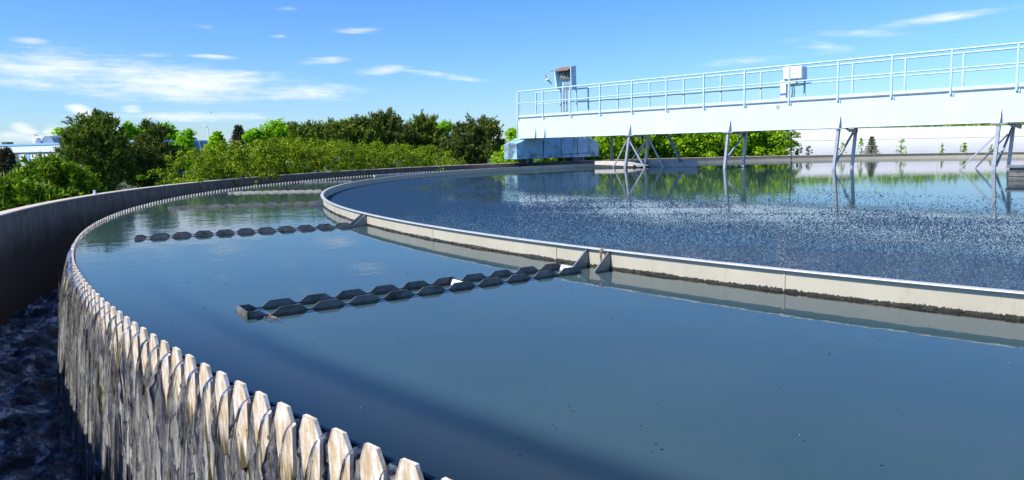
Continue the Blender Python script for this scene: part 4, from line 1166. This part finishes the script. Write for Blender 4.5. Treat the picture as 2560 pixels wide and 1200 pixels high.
def spruce(label, px, ytop, ybot, w, dist, seed, mt='spruce', dens=1.0, name='spruce_tree'):
    rr = np.random.default_rng(seed); root = thing(name, label, 'tree', base_at(px, dist)); s = dist/FPX
    t = P(px, ytop, dist); zb = P(px, ybot, dist)[2]; mb = MB(); Vs, Fs, o = [], [], 0
    mb.tube([(t[0], t[1], GZ-.1), (t[0], t[1], t[2])], [.03*(t[2]-GZ), .004], 7)
    nl = int(9*dens)+3
    for k in range(nl):
        q = (k+.3)/nl; z = t[2]-(t[2]-zb)*q; L = w*s*(q**.8)*rr.uniform(.75, 1.2)
        nb = 9
        for j in range(nb):
            a = 6.283*j/nb+rr.uniform(0, .6)+k; d = np.array([math.cos(a), math.sin(a), -.12]); tip = np.array([t[0], t[1], z])+d*L
            mb.tube([(t[0], t[1], z+.02), tip], [.012*w*s+.002, .002], 4)
            m = 9; f = np.linspace(.12, 1, m)[:, None]; pos = np.array([t[0], t[1], z])+(tip-np.array([t[0], t[1], z]))*f
            ax = np.tile(d*.8+np.array([0, 0, .35]), (m, 1))+rr.normal(size=(m, 3))*.35; ax /= np.linalg.norm(ax, axis=1)[:, None]
            V, Fc = shoots(pos, ax, np.full(m, w*s*.24), rr, 8, .7, .09); Vs.append(V); Fs.append(Fc+o); o += len(V)
    m = 4; V, Fc = shoots(np.tile(t-np.array([0, 0, w*s*.25]), (m, 1)), np.tile([0, 0, 1.], (m, 1)), np.full(m, w*s*.3), rr, 10, .5, .07); Vs.append(V); Fs.append(Fc+o)
    np_mesh('crown', np.concatenate(Vs), np.concatenate(Fs), LM[mt], root); mb.build('trunk', M['bark'], root)


spruce('small dark spruce at the left edge in front of the white building', 14, 378, 500, 42, 17, 51, dens=1.3)
spruce('brownish spruce tip rising above the hedge', 596, 318, 400, 32, 30, 52)

# light deciduous trees
bl = [('fresh green tree behind the roof left of the big pine', [(178, 338, 34, 22), (205, 350, 34, 24), (160, 365, 22, 20)], 100, 61),
      ('fresh green tree behind the roof between the two left pines', [(318, 332, 18, 24), (330, 350, 20, 20), (305, 352, 20, 24)], 101, 62),
      ('fresh green tree behind the roof, spreading around the dark pine top', [(360, 340, 26, 26), (420, 335, 22, 28), (400, 352, 46, 26)], 102, 63),
      ('slim fresh green tree at the blue end of the white building', [(466, 345, 20, 22), (455, 372, 26, 26), (470, 400, 28, 34)], 32, 64),
      ('slim fresh green tree beside the tall street lamp', [(540, 345, 14, 16), (545, 372, 22, 24), (530, 362, 14, 16)], 31, 65),
      ('rounded lime green tree rising highest above the hedge', [(695, 325, 38, 27), (720, 340, 32, 24), (672, 340, 26, 22)], 30, 66),
      ('small lime green tree between the brown spruce and the rounded tree', [(634, 342, 24, 18), (650, 352, 20, 16)], 29, 67),
      ('lime green tree peeping between the pine tops above the hedge', [(868, 318, 32, 18), (820, 328, 26, 18)], 40, 68),
      ('lime green tree showing through the pines near the bridge', [(1110, 322, 26, 18), (1090, 335, 26, 18)], 41, 69),
      ('fresh green tree left of the bridge end', [(1288, 345, 24, 32), (1275, 385, 26, 30)], 34, 70)]
for lab, lb, dist, sd in bl:
    broadleaf('leafy_tree', lab, 'tree', base_at(lb[0][0], dist), [lobe(a, b, c, d, dist) for a, b, c, d in lb], 90, 34, 7.5*dist/FPX, LM['fresh'], sd, None, .22)

# pines behind the hedge
ph = [('low broad pine above the middle of the hedge', [(770, 335, 44, 24), (830, 335, 44, 26), (800, 352, 70, 22)], 27, 71, 'pine_b', 2000),
      ('olive pine left of the tallest pine behind the hedge', [(893, 328, 36, 30), (900, 350, 44, 24)], 28, 72, 'pine_b', 1700),
      ('tallest dark pine behind the hedge', [(965, 312, 36, 34), (945, 330, 42, 30), (985, 345, 44, 34), (940, 355, 50, 22)], 29, 73, 'pine', 2300),
      ('feathery topped pine right of the tallest pine', [(1060, 318, 36, 26), (1035, 345, 42, 30), (1085, 350, 44, 32), (1060, 375, 50, 26)], 30, 74, 'pine_b', 2300),
      ('rounded dark pine nearest the end of the bridge', [(1205, 325, 44, 30), (1160, 345, 44, 36), (1225, 350, 40, 44), (1190, 385, 66, 30), (1140, 378, 36, 26)], 28, 75, 'pine', 2900)]
for lab, lb, dist, sd, mt, ns in ph:
    pine('pine_tree', lab, base_at(lb[0][0], dist), [lobe(a, b, c, d, dist) for a, b, c, d in lb], ns, 10*dist/FPX, [LM[mt], LM['candle']], sd, .03)

# trees behind the white shed
for k, (px, wx, top, lab) in enumerate([(2040, 110, 292, 'broad green tree standing behind the left end of the white shed'), (2230, 110, 290, 'broad green tree standing behind the middle of the white shed'), (2400, 95, 296, 'green tree behind the white shed, right of the middle one'), (2560, 80, 306, 'smaller green tree behind the right end of the white shed')]):
    dist = 62; h = (350-top)/2
    broadleaf('leafy_tree', lab, 'tree', base_at(px, dist), [lobe(px, top+h, wx, h, dist), lobe(px-wx*.5, top+h*1.3, wx*.6, h*.8, dist), lobe(px+wx*.5, top+h*1.3, wx*.6, h*.8, dist)], 150, 34, 9*dist/FPX, LM['maple'], 80+k, None, .17)

# saplings along the far wall
sap = [(1993, 372, 385, 9, 'tiny sapling at the left end of the white shed'), (2022, 365, 385, 13, 'low sapling just left of the third pair of bridge legs'), (2106, 356, 384, 14, 'sapling seen between the third pair of bridge legs'), (2153, 346, 384, 10, 'tall thin sapling left of the small spruce'),
       (2254, 346, 383, 16, 'bushy sapling right of the small spruce'), (2356, 357, 383, 5, 'narrow thin sapling under the bridge middle'), (2410, 357, 383, 12, 'sparse sapling left of the last pair of bridge legs'), (2478, 362, 382, 8, 'faint sapling partly behind the last bridge leg')]
for k, (px, yt, yb, w, lab) in enumerate(sap):
    dist = wall_dist(px)+1.6; rr = np.random.default_rng(90+k); root = thing('sapling', lab, 'sapling', base_at(px, dist), 'saplings between the wall and the shed'); s = dist/FPX
    t = P(px, yt, dist); mb = MB(); mb.tube([(t[0], t[1], GZ-.1), (t[0]+.02, t[1], (t[2]+GZ)/2), t], [.02, .014, .004], 6)
    zb = P(px, yb, dist)[2]-.1; n = 60 if w > 9 else 40; f = rr.random(n); z = zb+(t[2]-zb)*f; a = rr.uniform(0, 6.283, n); rad = w*s*(1-f*.75)*rr.random(n)**.6
    pos = np.stack([t[0]+rad*np.cos(a), t[1]+rad*np.sin(a), z], 1)
    for j in range(0, n, 5): mb.tube([(t[0], t[1], z[j]-.1), pos[j]], [.006, .003], 4)
    V, Fc = leaves(pos, rand_unit(n, rr)+np.array([0, -.5, .3]), np.full(n, .075)*rr.uniform(.7, 1.3, n), rr, .7)
    np_mesh('leaves', V, Fc, LM['maple'], root); mb.build('stem', M['bark'], root)
spruce('small dark green spruce in front of the white shed', 2180, 343, 386, 15, wall_dist(2180)+1.5, 99, 'pine', .8)


# ------------------------------------------------------------------ buildings and background
def build_shed():
    root = thing('arched_shed', 'long white arched shed of ribbed sheeting behind the far wall', 'shed', base_at(2250, 46))
    a = P(1979, 390, 44.); b = P(2560, 385, 50.); a[2] = b[2] = GZ
    d = b-a; d[2] = 0; L0 = np.linalg.norm(d); d /= L0; n = np.array([d[1], -d[0], 0])
    if n@(CAM-a) < 0: n = -n
    up = np.array([0, 0, 1.]); zt = P(2000, 322.5, 45.5)[2]; H = zt-GZ; Wd = 7.0; L = L0*1.5
    prof = []
    for k in range(25):
        t = math.pi*k/24; x = -math.cos(t); z = math.sin(t)
        prof.append((np.sign(x)*abs(x)**.55*Wd/2, (abs(z)**.62)*H))
    ns = 420; V = []
    for i in range(ns+1):
        rib = .003*(1 if i % 3 < 2 else -1); e = 0
        for x, z in prof:
            V.append(a-n*(Wd/2)+d*(L*i/ns)+n*(-x*(1+rib/Wd*2))+up*z*(1+rib/H))
    K = len(prof); V = np.array(V)
    ii, kk = np.meshgrid(np.arange(ns), np.arange(K-1), indexing='ij'); q = (ii*K+kk).ravel()
    np_mesh('vault', V, np.stack([q, q+K, q+K+1, q+1], 1), pbr('white_ribbed_sheet', (.68, .665, .645), (.73, .715, .695), rough=.6, scale=.8), root)
    mb = MB(); mb.prism([a-n*(Wd/2)+n*(-x)+up*z for x, z in prof], d*.05); mb.build('end_wall', M['white'], root)
    mb = MB()
    for k in (5, 8):   # fixing battens
        x, z = prof[k]
        mb.bar(a-n*(Wd/2)-n*x+up*z+n*.02, a-n*(Wd/2)-n*x+up*z+n*.02+d*L, .016)
    mb.build('batten', M['white'], root)
    mb = MB(); p = P(1992, 385, 43.2); mb.tube([(p[0], p[1], GZ), (p[0], p[1], P(1992, 377, 43.2)[2])], .10, 8)
    tag(mb.build('bollard', M['dark']), 'short dark post by the left end of the white shed', 'post')
    mb = MB(); p = P(2343, 385, 33.); mb.tube([(p[0], p[1], GZ), (p[0], p[1], P(2343, 330, 33.)[2])], .018, 8); mb.tube([(p[0], p[1], P(2343, 330, 33.)[2]), (p[0], p[1], P(2343, 330, 33.)[2]+.03)], [.03, .02], 8); mb.tube([(p[0], p[1], GZ), (p[0], p[1], GZ+.05)], .05, 8)
    tag(mb.build('pole', M['white']), 'thin pale pole standing in front of the white shed', 'pole')


build_shed()


def build_works():
    root = thing('works_building', 'white flat roofed building with blue trim behind the left pines', 'building', base_at(250, 72))
    n = np.array([.30, -.954, 0]); d = np.array([.954, .30, 0]); up = np.array([0, 0, 1.])
    c0 = P(345, 352, 72.); zt = c0[2]; c = c0.copy(); c[2] = GZ
    white = pbr('white_wall_panels', (.72, .76, .80), (.78, .81, .84), rough=.5, scale=.6); blue = pbr('mid_blue_panels', (.10, .26, .45), (.13, .30, .50), rough=.5, scale=.5)
    trim = pbr('light_blue_trim', (.25, .5, .75), rough=.4); glass = pbr('dark_window_glass', (.10, .14, .18), rough=.08, spec=.8)
    L = 46.; Dp = 9.0; H = zt-GZ
    mb = MB(); mb.box(c-d*L/2-n*Dp/2+up*H/2, d*L/2, n*Dp/2, up*H/2); mb.build('wall', white, root)
    mb = MB(); mb.box(c-n*Dp/2+up*(H/2-.05)+d*.012, d*.010, n*(Dp/2-.05), up*(H/2-.1)); mb.build('end_cladding', blue, root)
    mb = MB(); mb.box(c-d*L/2+n*.03+up*(H-.03), d*(L/2+.06), n*.03, up*.09); mb.box(c+d*.05-n*Dp/2+up*(H-.03), d*.03, n*(Dp/2), up*.09); mb.build('roof_edge', trim, root)
    # window band
    def onwall(px, py):
        r = raydir(px, py); t = ((c-CAM)@n)/(r@n); q = CAM+r*t; return (q-c)@d, q[2]
    for px, w, mt in ((34, 5, 'b'), (46, 6, 'g'), (58, 16, 'w'), (72, 5, 'b'), (-20, 14, 'g'), (-50, 6, 'b'), (130, 14, 'g'), (160, 6, 'b'), (190, 14, 'g')):
        x0, z0 = onwall(px-w/2, 408); x1, z1 = onwall(px+w/2, 386)
        mb = MB(); mb.box(c+d*(x0+x1)/2+n*.02+up*((z0+z1)/2-GZ), d*abs(x1-x0)/2, n*.02, up*abs(z1-z0)/2); mb.build('window', {'b': trim, 'g': glass, 'w': M['white']}[mt], root)
    x0, z0 = onwall(-60, 385); x1, z1 = onwall(330, 383)
    mb = MB(); mb.box(c+d*(x0+x1)/2+n*.05+up*(z0-GZ), d*abs(x1-x0)/2, n*.05, up*.04); mb.build('string_course', M['dark'], root)
    # roof vault and vent
    x, z = onwall(104, 358); xr = abs(onwall(120, 358)[0]-x); pr = [(-xr, -.1), (-xr, .2), (-xr*.75, .55), (-xr*.4, .72), (xr*.3, .72), (xr*.7, .5), (xr, .05), (xr, -.1)]
    b = c+d*x-n*.6; b[2] = zt; mb = MB(); mb.prism([b+d*u+up*v for u, v in pr], -n*3); mb.build('roof_vault', pbr('blue_grey_metal', (.16, .24, .32), (.22, .3, .38), rough=.4, scale=2), root)
    x, z = onwall(83, 358); b = c+d*x-n*.4; b[2] = zt-.9; mb = MB(); mb.tube([b, b+up*1.2, b+up*1.45], [.35, .35, .28], 16); mb.build('vent', M['white'], root)
    x, z = onwall(3, 358); b = c+d*x-n*.6; b[2] = zt+.12; mb = MB(); mb.box(b, d*.4, n*.3, up*.16); mb.build('roof_box', M['dark'], root)


build_works()


def lamp(px, ytop, ybot, dist, label, curved=False):
    root = thing('street_lamp', label, 'street lamp', base_at(px, dist), 'street lamps behind the hedge'); t = P(px, ytop, dist); s = dist/FPX
    sd = np.array([RX[0], RX[1], 0]); sd /= np.linalg.norm(sd); up = np.array([0, 0, 1.])
    mb = MB()
    if curved:
        pts = [(t[0], t[1], GZ), t-up*14*s, t-up*4*s-sd*2*s, t-sd*7*s, t-sd*14*s+up*1*s]; mb.tube(pts, [1.1*s]*3+[.9*s, .8*s], 8); hp = t-sd*17*s+up*1*s
    else:
        mb.tube([(t[0], t[1], GZ), t], [1.2*s, .9*s], 10); mb.tube([t, t-sd*3*s+up*.6*s], .8*s, 8); hp = t-sd*3*s+up*.6*s
    mb.build('lamp_pole', M['galv'], root, smooth=True)
    mb = MB(); mb.tube([hp+sd*1.5*s, hp+sd*.5*s, hp-sd*3*s, hp-sd*5.5*s], [.9*s, 1.7*s, 1.7*s, .8*s], 10); mb.build('lamp_head', M['white'], root, smooth=True)


lamp(519.5, 317, 370, 34, 'tall straight street lamp with white head above the hedge')
lamp(500, 350, 370, 36, 'low curved arm street lamp beside the blue end of the building', True)


def hills():
    mb = MB(); rr = np.random.default_rng(12); V = []; n = 260
    for i in range(n+1):
        px = -400+i*(3600/n); d = 900.; h = 1.5+1.2*math.sin(i*.05+1)+rr.normal()*.5
        p = P(px, 352, d); top = CAM[2]+d/FPX*(3+3.5*abs(math.sin(i*.021))+rr.normal()*1.2)+4
        V += [(p[0], p[1], -2), (p[0], p[1], top), (p[0]*1.05, p[1]*1.05, top*1.0+1), (p[0]*1.3, p[1]*1.3, -2)]
    mb.add(V, [(4*i+k, 4*i+4+k, 4*i+5+k, 4*i+1+k) for i in range(n) for k in range(3)])
    kind(mb.build('hills', pbr('far_wooded_hill', (.06, .10, .09), (.10, .14, .12), rough=.95, scale=.05)), 'structure')


hills()


# ------------------------------------------------------------------ birds
def bird(px, py, dist, span, label, mt, roll=0.5, head=200):
    c = P(px, py, dist); mb = MB(); s = span
    body = [(-.26, .012), (-.22, .04), (-.12, .065), (0, .075), (.12, .06), (.18, .045), (.235, .042), (.27, .018), (.31, .006)]
    Rm = Matrix.Rotation(R_(head), 3, 'Z') @ Matrix.Rotation(roll, 3, 'X') @ Matrix.Rotation(.3, 3, 'Y')
    def W(x, y, z): return np.array(c)+np.array(Rm @ Vector((x*s, y*s, z*s)))
    k = 8; vs = []
    for x, r in body: vs += [W(x, r*math.cos(2*math.pi*i/k), r*.9*math.sin(2*math.pi*i/k)) for i in range(k)]
    fs = [(j*k+i, j*k+(i+1) % k, (j+1)*k+(i+1) % k, (j+1)*k+i) for j in range(len(body)-1) for i in range(k)]
    mb.add(vs, fs+[tuple(range(k)), tuple(range((len(body)-1)*k, len(body)*k))])
    for sg in (1, -1):
        st = [(.12, -.10, .03, .03), (.17, -.06, .2, .11), (.10, -.07, .36, .10), (-.10, -.13, .52, .02)]
        v = []
        for le, te, y, z in st: v += [W(le, sg*y, z+.012), W(te, sg*y, z), W(te, sg*y, z-.006), W(le, sg*y, z-.012)]
        f = []
        for j in range(3):
            for i in range(4): f.append((4*j+i, 4*j+(i+1) % 4, 4*j+4+(i+1) % 4, 4*j+4+i))
        mb.cur = 0; mb.add(v, f+[(0, 1, 2, 3), (12, 13, 14, 15)])
    mb.add([W(-.24, -.02, 0), W(-.24, .02, 0), W(-.40, .07, 0), W(-.40, -.07, 0), W(-.24, -.02, .015), W(-.24, .02, .015), W(-.40, .07, .008), W(-.40, -.07, .008)], [(0, 1, 2, 3), (4, 5, 6, 7), (0, 1, 5, 4), (1, 2, 6, 5), (2, 3, 7, 6), (3, 0, 4, 7)])
    tag(mb.build('gull' if span > .7 and mt is M['white'] else 'bird', mt, smooth=True), label, 'bird')


bird(1368, 199, 24, .42, 'white gull with raised wings flying left of the control stand', M['white'], .9, 150)
bird(90, 338.5, 60, .34, 'dark bird flying above the roof vault of the white building', M['dark'], .3, 170)
bird(527, 281, 60, .26, 'tiny pale bird high above the tall street lamp', M['white'], .3, 200)
bird(1076, 266, 60, .2, 'tiny dark bird speck high above the pines', M['dark'], .3, 100)
